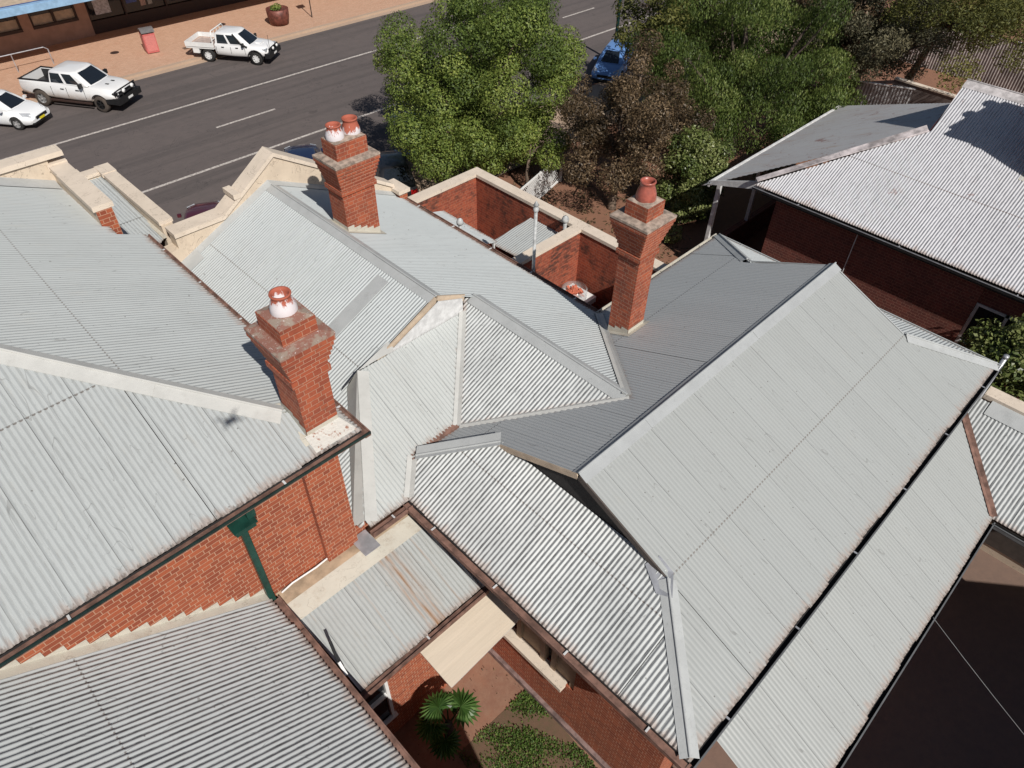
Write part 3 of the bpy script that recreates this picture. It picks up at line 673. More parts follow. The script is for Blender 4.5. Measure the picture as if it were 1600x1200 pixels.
# left edge of the lean roof: upstand + apron on both sides
e0, e1 = (3.72, 7.55), (5.5, 10.02)
fl.poly([(e0[0], e0[1], B_L(*e0) + .01), (e1[0], e1[1], B_L(*e1) + .01), (e1[0], e1[1], C1(*e1) + .03), (e0[0], e0[1], C1(*e0) + .03)][::-1])
dn = Vector((e1[0] - e0[0], e1[1] - e0[1], 0)).normalized(); nn = Vector((dn.y, -dn.x, 0))
def pt(q, off, pl, l): x, y = q[0] + nn.x * off, q[1] + nn.y * off; return (x, y, pl(x, y) + l)
fl.poly([pt(e0, .01, C1, .03), pt(e0, .24, C1, .03), pt(e1, .24, C1, .03), pt(e1, .01, C1, .03)])
fl.poly([pt(e0, -.24, B_L, .03), pt(e0, .005, C1, .024), pt(e1, .005, C1, .024), pt(e1, -.27, B_L, .03)])
fl.poly([(5.15, 10.0, C1(0, 10.0) - .18), (5.5, 10.0, C1(0, 10.0) + .03), (6.5, 10.0, C1(0, 10.0) + .03), (6.5, 10.24, B_L(6.5, 0) + .025), (5.15, 10.24, B_L(5.15, 0) + .025)])
fl.build('flashing', MT['cap_w'], B)
va = MB()       # valley trays
def valley(mb, a, b, wd, pa, pb, lift=0.022):
    a, b = Vector((*a, 0)), Vector((*b, 0)); d = (b - a).normalized(); n = Vector((-d.y, d.x, 0))
    for sg, pl in ((1, pa), (-1, pb)):
        q = [a, b, b + n * wd * sg, a + n * wd * sg]
        z = [0.5 * (pa(a.x, a.y) + pb(a.x, a.y)) + lift - .004, 0.5 * (pa(b.x, b.y) + pb(b.x, b.y)) + lift - .004, pl(q[2].x, q[2].y) + lift, pl(q[3].x, q[3].y) + lift]
        pts = [(p.x, p.y, zz) for p, zz in zip(q, z)]; mb.poly(pts if sg > 0 else pts[::-1])
E_ = lambda x, y: 4.97 + .46 * (x - 4.67)
valley(va, (6.51, 8.03), (8.48, 10.0), .085, C1, C2)
valley(va, (6.55, 7.99), (8.9, 5.44), .13, D_, C2, .04)
valley(va, (4.70, 7.43), (5.30, 8.03), .10, C1, E_)
valley(va, (8.9, 5.5), (11.95, 8.66), .10, B_R, D_, .035)
va.build('valley_flashing', MT['cap_w'], B)
bg = MB(); bg.poly([(5.30, 7.97, 5.255), (6.53, 7.97, 5.275), (6.53, 8.11, 5.30), (5.30, 8.11, 5.285)]); bg.box(5.25, 7.955, 5.2, 6.53, 7.975, 5.285)
bg.build('valley_gutter', MT['gutter_brown'], B)
# gable end over the lean roof
ge = MB()
zt = C1(0, 10.0)
ge.prism([(6.28, 10.02, zt - .1), (8.5, 10.02, zt - .1), (8.5, 10.02, zt + .36), (7.82, 10.02, 6.80), (6.28, 10.02, zt - .04)], (0, .03, 0)); ge.build('gable', MT['offwhite'], B)
bb = MB()
bb.beam((6.10, 10.12, B_L(6.10, 0) - .05), (7.82, 10.12, 6.86 - .05), .04, .17); bb.beam((7.82, 10.12, 6.86 - .05), (8.62, 10.12, B_R(8.62, 0) - .05), .04, .17)
bb.build('barge_board', MT['fascia'], B)
gutter('gutter', (12.0, 8.75, 4.92), (12.0, 17.0, 4.92), (1, 0), B, GBR, w_=0.15)
gutter('gutter', (3.70, 7.38, 4.93), (4.72, 7.38, 4.93), (0, -1), B, GBR, w_=0.12)
# street parapet with raking gable
gp = MB()
prof = [(4.02, 0), (4.02, 5.98), (5.0, 6.02), (5.0, 6.35), (6.35, 6.35), (8.12, 7.52), (11.85, 5.25), (11.85, 0)]
gp.prism([(x, 17.2, z) for x, z in prof], (0, 0.38, 0)); gp.build('parapet', MT['cream_side'], B)
gc = MB()
ln = [(4.98, 6.41), (6.38, 6.41), (8.12, 7.60), (11.9, 5.30)]
for (xa, za), (xb, zb) in zip(ln[:-1], ln[1:]):
    gc.prism([(xa, 17.14, za - .06), (xb, 17.14, zb - .06), (xb, 17.14, zb + .06), (xa, 17.14, za + .06)], (0, .52, 0))
gc.box(6.75, 17.12, 6.78, 6.95, 17.70, 6.92)
gc.build('parapet_coping', MT['cream'], B)
gk = MB(); gk.poly([(3.7, 16.75, B_L(3.7, 0) + .03), (5.4, 16.75, B_L(5.4, 0) + .03), (5.4, 17.2, B_L(5.4, 0) + .10), (3.7, 17.2, B_L(3.7, 0) + .10)])
for (xa, xb, pl) in ((5.4, 7.82, B_L), (7.82, 12.0, B_R)):
    gk.poly([(xa, 17.0, pl(xa, 0) + .03), (xb, 17.0, pl(xb, 0) + .03), (xb, 17.2, pl(xb, 0) + .10), (xa, 17.2, pl(xa, 0) + .10)])
gk.build('parapet_flashing', MT['cap'], B)
for x in (4.15, 4.62):
    hl = MB(); hl.box(x, 17.185, 5.50, x + .16, 17.199, 5.64); hl.build('scupper', MT['black'], B)
pr = MB(); pr.box(11.87, 16.85, 0, 12.17, 17.55, 5.14); pr.build('pier', MT['brick'], B)
pr = MB(); pr.box(11.80, 16.78, 5.14, 12.24, 17.62, 5.26); pr.build('pier_cap', MT['cream'], B)
Bmin = lambda x, y: min(B_L(x, y), B_R(x, y))
ch2 = chimney(B, 8.09, 13.86, 9.03, 14.50, 6.2, 7.72, 7.86, 8.5, 8.98, .17, [(8.34, 14.2, .215, .175, .33, 'whitewash_heavy'), (8.80, 14.2, .215, .18, .36, 'whitewash')], skirt=(Bmin,), blk_in=0.03)

# ------------------------------------------------------------------ right wing (D, E, F) with verandah
F_ = lambda x, y: 4.97 + .43 * (y - .66)
G_R = lambda x, y: 4.97 + .46 * (17.53 - x)
Wn = thing('hipped_building', 'long low brick wing with broad gabled iron roof and one glazed chimney pot', 'building', (11, 4.6, 0))
ww_ = MB(); ww_.box(5.33, 1.16, 0, 5.6, 3.3, 4.75); ww_.box(5.33, 3.3, 0, 5.6, 7.0, 1.85); ww_.box(5.33, 3.3, 4.35, 5.6, 7.0, 4.75); ww_.box(5.33, 7.0, 0, 5.6, 8.0, 4.75)
ww_.box(5.6, 1.16, 0, 17.0, 1.4, 4.75); ww_.box(16.75, 1.4, 0, 17.0, 8.1, 4.75); ww_.box(11.8, 7.9, 0, 16.75, 8.1, 4.75)
ww_.build('wall', MT['brick'], Wn)
pl_ = MB(); pl_.box(5.24, 1.0, 0, 5.33, 8.0, .16); pl_.build('plinth', MT['plinth'], Wn)
corrugated('roof', [(4.67, .66), (6.55, 2.67), (6.55, 6.66), (5.30, 8.03), (4.67, 7.4)], 'x', E_, MT['roof_e'], Wn, laps=(5.95,), seed=31, ragged=0.012, amp=.013)
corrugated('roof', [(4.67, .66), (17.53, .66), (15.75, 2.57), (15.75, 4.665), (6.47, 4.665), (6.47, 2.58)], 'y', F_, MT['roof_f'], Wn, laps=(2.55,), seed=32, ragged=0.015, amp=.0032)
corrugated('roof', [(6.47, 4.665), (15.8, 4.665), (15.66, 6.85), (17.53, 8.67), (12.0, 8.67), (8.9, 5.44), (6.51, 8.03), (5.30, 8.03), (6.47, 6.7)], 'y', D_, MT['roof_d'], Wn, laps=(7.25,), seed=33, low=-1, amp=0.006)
corrugated('roof', [(17.53, .66), (17.53, 8.67), (15.75, 6.76), (15.75, 2.57)], 'x', G_R, MT['roof_b'], Wn, seed=34, low=-1)
cap_strip('ridge_cap', [(6.45, 4.665), (15.85, 4.665)], D_, F_, Wn, MT['ridgef'], wa=.14, wb=.19)
cap_strip('ridge_cap', [(4.70, .69), (6.45, 2.56)], E_, F_, Wn, wa=.15, wb=.16, lift=.035)
cap_strip('ridge_cap', [(6.52, 6.70), (5.34, 7.97)], F_ if False else D_, E_, Wn, wa=.10, wb=.20)
cap_strip('ridge_cap', [(15.80, 2.52), (17.50, .69)], G_R, F_, Wn, wa=.17, wb=.19)
cap_strip('ridge_cap', [(15.80, 6.84), (17.50, 8.64)], D_, G_R, Wn, wa=.16, wb=.17)
gx = MB()
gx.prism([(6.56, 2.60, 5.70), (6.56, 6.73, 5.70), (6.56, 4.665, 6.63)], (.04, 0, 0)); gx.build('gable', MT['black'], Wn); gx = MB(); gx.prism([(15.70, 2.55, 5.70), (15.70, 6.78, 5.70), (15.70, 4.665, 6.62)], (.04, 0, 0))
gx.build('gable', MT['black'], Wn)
for xb in (6.46, 15.82):
    bx = MB()
    for yb in (2.50, 6.83):
        bx = MB(); bx.beam((xb, yb, 5.70), (xb, 4.665 + (.01 if yb > 3 else -.01), 6.63), .035, .13 if xb < 10 else .09)
        bx.build('barge_board', MT['fascia'] if (yb > 3 and xb < 10) else (MT['bargedark'] if xb < 10 else MT['cap']), Wn)
# lead patch at the foot of the barge
lp = MB(); lp.poly([(6.25, 2.30, E_(6.25, 0) + .05), (6.60, 2.55, F_(0, 2.55) + .06), (6.62, 2.88, F_(0, 2.88) + .04), (6.40, 3.0, E_(6.4, 0) + .04), (6.15, 2.55, E_(6.15, 0) + .04)])
lp.build('patch_sheet', MT['zinc'], Wn)
gutter('gutter', (4.67, .52, 4.93), (4.67, 7.42, 4.93), (-1, 0), Wn, GBR, w_=.14)
gutter('gutter', (4.55, .66, 4.93), (17.6, .66, 4.93), (0, -1), Wn, GBK, w_=.105, fill=0, sp_=2.1)
gutter('gutter', (17.53, .6, 4.93), (17.53, 8.7, 4.93), (1, 0), Wn, [MT['cap'], MT['cap'], MT['cap']], w_=.13)
gutter('gutter', (11.95, 8.68, 4.93), (17.6, 8.68, 4.93), (0, 1), Wn, [MT['cap_c'], MT['cap_c'], MT['cap_c']], w_=.12)
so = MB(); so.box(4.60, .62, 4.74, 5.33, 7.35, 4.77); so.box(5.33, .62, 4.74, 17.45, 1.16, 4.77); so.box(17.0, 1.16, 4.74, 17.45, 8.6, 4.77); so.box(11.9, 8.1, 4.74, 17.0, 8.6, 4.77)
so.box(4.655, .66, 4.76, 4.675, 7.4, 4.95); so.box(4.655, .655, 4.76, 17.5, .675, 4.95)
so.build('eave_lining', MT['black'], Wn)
# long window bay with a deep sill
fr = MB()
fr.box(5.16, 3.5, 1.74, 5.45, 7.05, 1.86); so_ = fr.build('window_sill', MT['cream'], Wn)
wf = MB()
for y in (3.32, 3.85, 4.15, 4.85, 5.7, 6.5): wf.box(5.36, y, 1.86, 5.5, y + .12, 4.35)
wf.box(5.42, 3.44, 1.86, 5.46, 3.85, 4.35); wf.box(5.42, 4.18, 1.86, 5.46, 4.85, 4.35); wf.box(5.37, 3.32, 2.9, 5.49, 6.6, 3.0)
wo = wf.build('window', MT['beige'], Wn)
wg = MB(); wg.box(5.5, 3.32, 1.86, 5.52, 7.0, 4.35); link('pane', wg.mesh('pane'), MT['glass'], wo)
Wmin = lambda x, y: D_(x, y)
ch3 = chimney(Wn, 11.23, 7.22, 11.82, 7.80, 5.2, 7.62, 7.78, 8.52, 8.93, .22, [(11.52, 7.52, .215, .165, .42, 'terracotta')], mats=('chimney', 'mortar_cap'), skirt=(Wmin,), blk_in=.0)
# verandah on the sunny side
V_F = lambda x, y: 3.28 + .52 * (y + 1.06)
V_G = lambda x, y: 3.28 + .52 * (x - 14.53)
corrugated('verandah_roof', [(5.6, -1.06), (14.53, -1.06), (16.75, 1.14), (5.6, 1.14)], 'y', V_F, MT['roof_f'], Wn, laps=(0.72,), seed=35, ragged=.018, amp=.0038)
corrugated('verandah_roof', [(14.53, -4.7), (14.53, -1.06), (16.75, 1.14), (16.8, -4.7)], 'x', V_G, MT['roof_e'], Wn, seed=36)
vv = MB(); valley(vv, (14.55, -1.04), (16.7, 1.10), .09, V_F, V_G, .03); vv.build('valley_flashing', MT['gutter_brown'], Wn)
gutter('gutter', (5.6, -1.06, 3.24), (14.5, -1.06, 3.24), (0, -1), Wn, GBK, w_=.085, fill=0, straps=False)
gutter('gutter', (14.53, -4.7, 3.24), (14.53, -1.1, 3.24), (-1, 0), Wn, GBK, w_=.12, fill=0)
vp = MB()
for x in (5.7, 8.6, 11.5, 14.4): vp.box(x - .05, -1.0, 0, x + .05, -.9, 3.1)
for y in (-4.6,): vp.box(14.6, y, 0, 14.7, y + .1, 3.1)
vp.box(5.6, -1.02, 3.02, 14.6, -.92, 3.16); vp.box(14.58, -4.7, 3.02, 14.68, -1.02, 3.16)
vp.build('verandah_post', MT['beige'], Wn)
wx = MB(); wx.box(16.85, -4.8, 0, 17.12, .5, 4.45); wx.build('wall', MT['cream_side'], Wn)
wx = MB(); wx.box(16.82, -4.5, .32, 16.848, .45, 4.2); wx.build('wall_shade_sheet', MT['bargedark'], Wn)  # dark sheet painting the verandah shade onto the upper cream wall
wx = MB(); wx.box(16.80, -4.85, 4.45, 17.20, .52, 4.58); wx.build('wall_coping', MT['cream'], Wn)
wx = MB(); wx.poly([(16.45, -4.7, V_G(16.45, 0) + .03), (16.45, .3, V_G(16.45, 0) + .03), (16.85, .3, V_G(16.8, 0) + .07), (16.85, -4.7, V_G(16.8, 0) + .07)][::-1]); wx.build('flashing', MT['cap'], Wn)
pv = thing('flue_pipe', 'short bright metal pipe standing beside the far corner of the broad white roof', 'pipe', (17.86, .62, 0))
p_ = MB(); p_.tube([(17.86, .62, 0), (17.86, .62, 5.02)], .055, 12); p_.tube([(17.86, .62, 5.02), (17.86, .62, 5.10)], .065, 12); p_.build('pipe', MT['zinc'], pv, smooth=True)

# ------------------------------------------------------------------ small lean-to between the buildings (J)
J_ = lambda x, y: 3.80 + .34 * (y - 5.48)
Jn = thing('lean_to', 'small lean-to with a rust streaked pale iron roof squeezed between three brick buildings', 'lean-to', (3.3, 6.6, 0))
corrugated('roof', [(1.93, 5.48), (4.92, 5.48), (4.70, 7.25), (1.80, 7.25)], 'y', J_, MT['roof_j'], Jn, seed=41, ragged=.02, amp=.009)
ja = MB()
ja.poly([(1.80, 7.05, J_(0, 7.05) + .03), (4.68, 7.05, J_(0, 7.05) + .03), (4.66, 7.42, J_(0, 7.42) + .02), (1.78, 7.42, J_(0, 7.42) + .02)])
ja.build('flashing', MT['cap_c'], Jn)
MT['trough'] = simple('rust_stained_trough', (0.42, 0.32, 0.22), 0.7, 0, 0.3, 1.6, bmp=.1)
jt = MB(); jt.poly([(1.78, 7.42, J_(0, 7.42) + .02), (4.66, 7.42, J_(0, 7.42) + .02), (4.64, 7.74, J_(0, 7.42) + .03), (1.76, 7.74, J_(0, 7.42) + .03)])
jt.build('box_gutter', MT['trough'], Jn)
jz = MB(); z_ = J_(0, 7.42) + .06; jz.box(3.42, 7.22, z_, 3.78, 7.73, z_ + .012); jz.build('patch_sheet', MT['zinc'], Jn)
jp = MB(); zz = J_(0, 7.42) + .07
jp.tube([(1.85, 7.66, zz), (2.1, 7.69, zz + .01), (2.6, 7.66, zz + .02), (3.0, 7.70, zz), (3.5, 7.67, zz + .01)], .018, 6); jp.build('cable', MT['white'], Jn)
gutter('gutter', (1.90, 5.48, 3.76), (4.94, 5.48, 3.76), (0, -1), Jn, GBR, w_=.11)
jw = MB(); jw.box(2.6, 5.85, 0, 5.33, 6.05, 3.65); jw.box(1.4, 5.85, 0, 2.0, 6.05, 3.65); jw.box(2.0, 5.85, 0, 2.6, 6.05, 1.0); jw.box(2.0, 5.85, 3.35, 2.6, 6.05, 3.65); jw.build('wall', MT['brick'], Jn)
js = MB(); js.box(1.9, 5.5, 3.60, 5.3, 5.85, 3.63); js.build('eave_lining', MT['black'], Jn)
jf = MB(); jf.box(2.0, 5.80, 1.0, 2.07, 5.9, 3.35); jf.box(2.53, 5.80, 1.0, 2.60, 5.9, 3.35); jf.box(2.07, 5.80, 3.28, 2.53, 5.9, 3.35); jf.box(2.07, 5.80, 2.0, 2.53, 5.9, 2.07); jf.box(1.95, 5.76, .94, 2.65, 5.9, 1.0)
jw2 = jf.build('window', MT['white'], Jn); jg = MB(); jg.box(2.07, 5.87, 1.0, 2.53, 5.88, 3.28); link('pane', jg.mesh('pane'), MT['glass'], jw2)
# cream awning
K = thing('awning', 'flat cream sheet awning below the lean-to gutter above the little courtyard', 'awning', (4.1, 5.0, 0))
k0, k1, k2, k3 = P(655, 1018, 12.98), P(765, 920, 12.98), P(812, 968, 13.10), P(705, 1075, 13.10)
MT['sheet'] = stained('cream_awning_sheet', (0.63, 0.54, 0.43), stain=(.45, .35, .25), k=.35, stretch=(.25, 5, 1), cracks=0, fine=(.3, 9, 1))
kb = MB(); kb.prism([k0, k1, k2, k3], (0, 0, .025)); kb.build('awning_sheet', MT['sheet'], K)
kb = MB(); kb.beam((k3[0] + .03, k3[1] + .03, k3[2] - .03), (k2[0] - .03, k2[1] + .03, k2[2] - .03), .04, .04); kb.beam((k0[0] + .03, k0[1], k0[2] - .03), (k3[0] + .03, k3[1] + .03, k3[2] - .03), .04, .04); kb.beam((k1[0] - .03, k1[1], k1[2] - .03), (k2[0] - .03, k2[1] + .03, k2[2] - .03), .04, .04)
kb.build('frame', MT['offwhite'], K)

# ------------------------------------------------------------------ bottom-left outbuilding (H)
HR = lambda x, y: 4.62 + .64 * (1.65 - x)
Hn = thing('outbuilding', 'outbuilding at the bottom left with steep strongly ribbed iron roof and stepped cream flashing', 'building', (-1, 4, 0))
corrugated('roof', [(1.65, 0.5), (1.65, 7.73), (-4.5, 7.73), (-4.5, 0.5)], 'x', HR, MT['roof_e'], Hn, laps=(-1.15,), seed=51, ragged=.02, low=-1, amp=0.012)
gutter('gutter', (1.65, 0.5, 4.58), (1.65, 7.6, 4.58), (1, 0), Hn, [MT['gutter_brown'], MT['gutter_brown'], MT['gutter_brown']], w_=.12)
hw = MB(); hw.box(1.0, .6, 0, 1.25, 7.7, 4.6); hw.build('wall', MT['brick'], Hn)
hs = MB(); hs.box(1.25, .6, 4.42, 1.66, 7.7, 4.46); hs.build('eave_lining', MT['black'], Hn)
sfm = MB(); n_ = 19; xs_ = np.linspace(1.45, -4.5, n_ * 1 + 1)
st_w = 0.272
x = 1.60
st_w = 0.25
while x > -4.4:
    zt_ = HR(x - st_w, 0) + .06
    sfm.poly([(x - st_w, 7.742, HR(x - st_w, 0) - .03), (x, 7.742, HR(x, 0) - .03), (x, 7.742, zt_ - .01), (x - st_w, 7.742, zt_)])
    x -= st_w
sfm.poly([(1.6, 7.60, HR(1.6, 0) + .025), (1.6, 7.742, HR(1.6, 0) + .05), (-4.5, 7.742, HR(-4.5, 0) + .05), (-4.5, 7.60, HR(-4.5, 0) + .025)])
sfm.build('stepped_flashing', MT['cap_c'], Hn)
# antenna arm on the lean-to gutter
an = thing('bracket_arm', 'black and white bracket arm sticking out beyond the outbuilding gutter', 'bracket', (1.8, 5.4, 4.2))
a0, a1, a2 = P(541, 1054, 12.2), P(529, 1034, 11.95), P(516, 1003, 11.7)
q_ = MB(); q_.beam(a0, a1, .05, .05); q_.build('arm', MT['white'], an)
q_ = MB(); q_.tube([a1, a2], .028, 8); q_.build('arm', MT['plastic'], an)

# ------------------------------------------------------------------ yard walls behind
Y = thing('courtyard_wall', 'stained red brick yard wall with cream coping enclosing the small yard behind the middle roof', 'wall', (15.6, 13, 0))
yb = MB(); yb.box(12.2, 17.17, 0, 15.74, 17.48, 4.36); yb.box(15.42, 8.9, 0, 15.74, 17.17, 4.36); yb.build('wall', MT['brick_stained'], Y)
yb = MB(); yb.box(12.2, 17.13, 4.36, 15.78, 17.52, 4.47); yb.box(15.38, 8.9, 4.36, 15.78, 17.13, 4.47); yb.build('coping', MT['cream'], Y)
Y2 = thing('dividing_wall', 'short brick cross wall with cream coping dividing the two small yards', 'wall', (14, 12.4, 0))
yb = MB(); yb.box(12.7, 12.27, 0, 15.42, 12.53, 4.36); yb.build('wall', MT['brick_stained'], Y2)
yb = MB(); yb.box(12.62, 12.22, 4.36, 15.38, 12.58, 4.468); yb.build('coping', MT['cream'], Y2)
SK = lambda x, y: 3.62 + .17 * (x - 13.7)
sk = thing('privy', 'small flat grey iron roofed privy tucked into the corner of the brick yard wall', 'shed', (14.5, 13.5, 0))
corrugated('roof', [(13.75, 12.60), (15.40, 12.60), (15.40, 14.45), (13.65, 14.6)], 'x', SK, MT['roof'], sk, seed=61, amp=.006)
sb = MB(); sb.box(13.85, 12.6, 0, 15.4, 14.35, 3.55); sb.build('wall', MT['brick_stained'], sk)
cn = thing('canopy', 'narrow ribbed iron canopy along the back gutter of the middle building', 'canopy', (12.9, 15.5, 0))
CNF = lambda x, y: 4.3 - .28 * (x - 12.2)
corrugated('roof', [(12.2, 14.1), (13.55, 14.1), (13.55, 16.75), (12.2, 16.75)], 'x', CNF, MT['roof_b'], cn, seed=62, low=-1)
for y in (14.2, 16.65):
    cp = MB(); cp.box(13.42, y - .03, 0, 13.48, y + .03, 3.88); cp.build('post', MT['offwhite'], cn)
MT['ventgrey'] = simple('dull_vent_paint', (.40, .41, .41), .6, 0, .2, 6)
def vent(x, y, z0, z1, r, label, cap=True, dome=False):
    t = thing('vent_pipe', label, 'vent pipe', (x, y, z0))
    m_ = MB(); m_.tube([(x, y, z0), (x, y, z1)], r, 12); m_.build('pipe', MT['ventgrey'], t, smooth=True)
    m_ = MB()
    if dome: m_.lathe([(r * 1.2, 0), (r * 1.9, .02), (r * 2.0, .10), (r * 1.5, .17), (.02, .23)], (x, y, z1 - .02), 16)
    else: m_.lathe([(r * 1.5, -.04), (r * 1.6, .05), (r * 1.2, .06), (r * 1.1, .12), (r * 1.7, .13), (r * .6, .22), (.005, .26)], (x, y, z1), 14)
    m_.build('cowl', MT['ventgrey'], t, smooth=True)
vent(12.35, 11.4, 0, 6.72, .048, 'tall white vent pipe with pointed cowl rising past the yard wall')
vent(12.32, 14.5, 3.9, 4.92, .055, 'short vent pipe with round mushroom cap by the back gutter', dome=True)
vent(15.2, 12.75, 3.6, 4.60, .06, 'stubby vent pipe standing on the privy roof', dome=True)
ac = thing('cooling_unit', 'white cooling unit with a round wire guard full of broken terracotta in the second yard', 'cooling unit', (14.9, 11.6, 0))
ab = MB(); ab.box(14.15, 11.2, 0, 15.0, 12.0, 2.4); ab.build('stand', MT['brick_stained'], ac)
ab = MB(); ab.box(14.08, 11.1, 2.4, 15.08, 12.12, 2.6); ab.build('casing', MT['white'], ac)
ab = MB(); ab.lathe([(.40, 0), (.42, .02), (.42, .30), (.38, .34)], (14.57, 11.62, 2.6), 24)
m_, N_, L_, B_p = newmat('clear_guard'); B_p.inputs['Base Color'].default_value = (.6, .65, .66, 1); B_p.inputs['Roughness'].default_value = .15; B_p.inputs['Alpha'].default_value = .35
ab.build('guard', m_, ac, smooth=True)
ab = MB()
for i in range(46):
    a_ = random.uniform(0, 6.28); r_ = random.uniform(0, .34); cx, cy = 14.57 + r_ * math.cos(a_), 11.62 + r_ * math.sin(a_); t_ = random.uniform(0, 3.14)
    ab.beam((cx, cy, 2.62 + random.random() * .12), (cx + .16 * math.cos(t_), cy + .16 * math.sin(t_), 2.67 + random.random() * .16), .09, .02)
ab.build('shard_pile', MT['terracotta_matte'], ac)

# ------------------------------------------------------------------ neighbour house (N)
N1 = lambda x, y: 4.67 + .55 * (x - 21.6)
N2 = lambda x, y: 6.67 - .508 * (y - 6.16)
Nn = thing('brick_house', 'brick house at the right with chalky peeling white iron roof and deep shaded verandah', 'house', (26, 4, 0))
corrugated('roof', [(21.6, 9.85), (25.24, 6.16), (27.2, 6.25), (27.2, -14), (21.6, -14)], 'x', N1, MT['roof_n'], Nn, laps=(23.6,), seed=71, amp=.013)
N3 = lambda x, y: 4.67 + .55 * (27.2 - 21.6) - .55 * (x - 27.2)
corrugated('roof', [(27.2, 6.25), (32.6, 6.25), (32.6, -14), (27.2, -14)], 'x', N3, MT['roof_n'], Nn, seed=72, low=-1)
corrugated('roof', [(21.75, 11.9), (25.24, 6.16), (28.6, 6.16), (32.3, 11.9)], 'y', N2, MT['roof_ng'], Nn, seed=73, low=-1, amp=.007)
N4 = lambda x, y: 6.67 - .6 * (x - 28.6)
nc = MB(); nc.poly([(28.6, 6.16, 6.67), (28.6, 6.16, 6.67), (32.3, 11.9, N2(0, 11.9)), (32.3, 6.2, 4.4)][1:]); nc.build('roof', MT['roof_ng'], Nn)
cap_strip('ridge_cap', [(21.65, 9.80), (25.2, 6.22)], N1, lambda x, y: max(N2(x, y), N1(x, y) - .1), Nn, simple('peeling_flashing', (.50, .45, .45), .7, 0, .35, 2.5), wa=.24, wb=.06, lift=.02)
nrm_ = simple('peeling_ridge', (.50, .47, .47), .7, 0, .3, 3.0)
cap_strip('ridge_cap', [(27.2, 6.25), (27.2, -14)], N3, N1, Nn, nrm_, wa=.2, wb=.28)
ng = MB(); ng.prism([(25.2, 6.18, 6.6), (27.2, 6.18, 7.70), (29.2, 6.18, 6.6)], (0, .04, 0)); ng.build('gable', MT['brick_dark'], Nn)
gutter('gutter', (21.6, -14, 4.63), (21.6, 9.85, 4.63), (-1, 0), Nn, [MT['black'], MT['black'], MT['zinc']], w_=.11, d_=.07, fill=0, sp_=3.0)
nl = MB(); nl.box(21.478, -14, 4.62, 21.492, 9.85, 4.642); nl.build('gutter_bead', MT['zinc'], Nn)
nw = MB(); nw.box(22.02, 2.2, 0, 22.4, 9.1, 4.45); nw.box(22.15, -14, 0, 22.4, .4, 4.45); nw.box(22.15, .4, 0, 22.4, 2.2, .8); nw.box(22.15, .4, 3.6, 22.4, 2.2, 4.45)
nw.box(22.4, 8.85, 0, 31.5, 9.1, 4.45); nw.build('wall', MT['brick_dark'], Nn)
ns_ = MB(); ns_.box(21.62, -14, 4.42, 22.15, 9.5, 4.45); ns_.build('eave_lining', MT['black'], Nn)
nwn = MB(); 
for y in (.4, 1.26, 2.10): nwn.box(22.12, y, .8, 22.22, y + .09, 3.6)
nwn.box(22.12, .49, 3.52, 22.22, 2.10, 3.6); nwn.box(22.12, .49, 2.15, 22.22, 2.1, 2.22); nwn.box(22.05, .3, .74, 22.25, 2.3, .8)
nwo = nwn.build('window', MT['offwhite'], Nn); nwg = MB(); nwg.box(22.2, .49, .8, 22.21, 2.1, 3.52); link('pane', nwg.mesh('pane'), MT['glass'], nwo)
nv = MB(); nv.box(22.15, 11.35, 0, 22.4, 11.6, 1.095); nv.box(22.15, 9.1, 0, 22.35, 11.35, 1.1); nv.box(22.4, 11.35, 0, 31.5, 11.6, 1.1); nv.build('verandah_wall', MT['brick_dark'], Nn)
nv = MB(); nv.box(22.10, 9.3, 1.1, 22.45, 11.65, 1.2); nv.build('coping', MT['fascia'], Nn)
nv = MB(); nv.box(22.2, 11.38, 1.2, 22.34, 11.52, 3.9); nv.build('verandah_post', MT['offwhite'], Nn)
for xx in (25.2, 28.2, 31.2):
    nv = MB(); nv.box(xx, 11.38, 1.1, xx + .14, 11.52, 3.9); nv.build('verandah_post', MT['offwhite'], Nn)
nv = MB(); nv.prism([(21.95, 9.6, 4.42), (21.95, 11.75, 3.80), (21.95, 11.75, 3.95), (21.95, 9.85, 4.66)], (.05, 0, 0)); nv.box(21.95, 11.70, 3.72, 32, 11.78, 3.9); nv.build('verandah_fascia', MT['offwhite'], Nn)
for i in range(9):
    nr_ = MB(); nr_.box(21.9, 8.9 - i * 1.0, 4.28, 22.14, 9.0 - i * 1.0, 4.38); nr_.build('wall_vent', MT['offwhite'], Nn)
nd = MB(); nd.tube([(21.97, 6.15, 4.35), (21.97, 6.15, 2.6)], .016, 8); nd.tube([(21.97, 6.15, 2.6), (21.97, 6.15, 0.1)], .05, 8); nd.build('downpipe', MT['offwhite'], Nn)
N1m = lambda x, y: N1(x, y)
ch4 = chimney(Nn, 24.75, 2.35, 26.2, 3.05, 6.2, 8.3, 8.5, 9.1, 9.5, .2, [(25.35, 2.7, .2, .15, .4, 'terracotta_matte'), (25.95, 2.7, .2, .15, .4, 'terracotta_matte')], skirt=(N1m,))

# ------------------------------------------------------------------ unseen building to the south, shaped to throw shade over the rear yard
SB = thing('south_shade_building', 'unseen brick building shaped to cast the rear yard shadow', 'building', (9, -10, 0))
s_ = MB(); s_.prism([(4.5, -14, 0), (4.5, -7.0, 0), (13.74, -7.0, 0), (17.5, -11.6, 0), (17.5, -14, 0)], (0, 0, 5.4)); s_.build('wall', MT['brick_dark'], SB)
s_ = MB(); s_.prism([(4.45, -14.05, 5.4), (4.45, -6.95, 5.4), (13.76, -6.95, 5.4), (17.55, -11.58, 5.4), (17.55, -14.05, 5.4)], (0, 0, .1)); s_.build('coping', MT['cream'], SB)

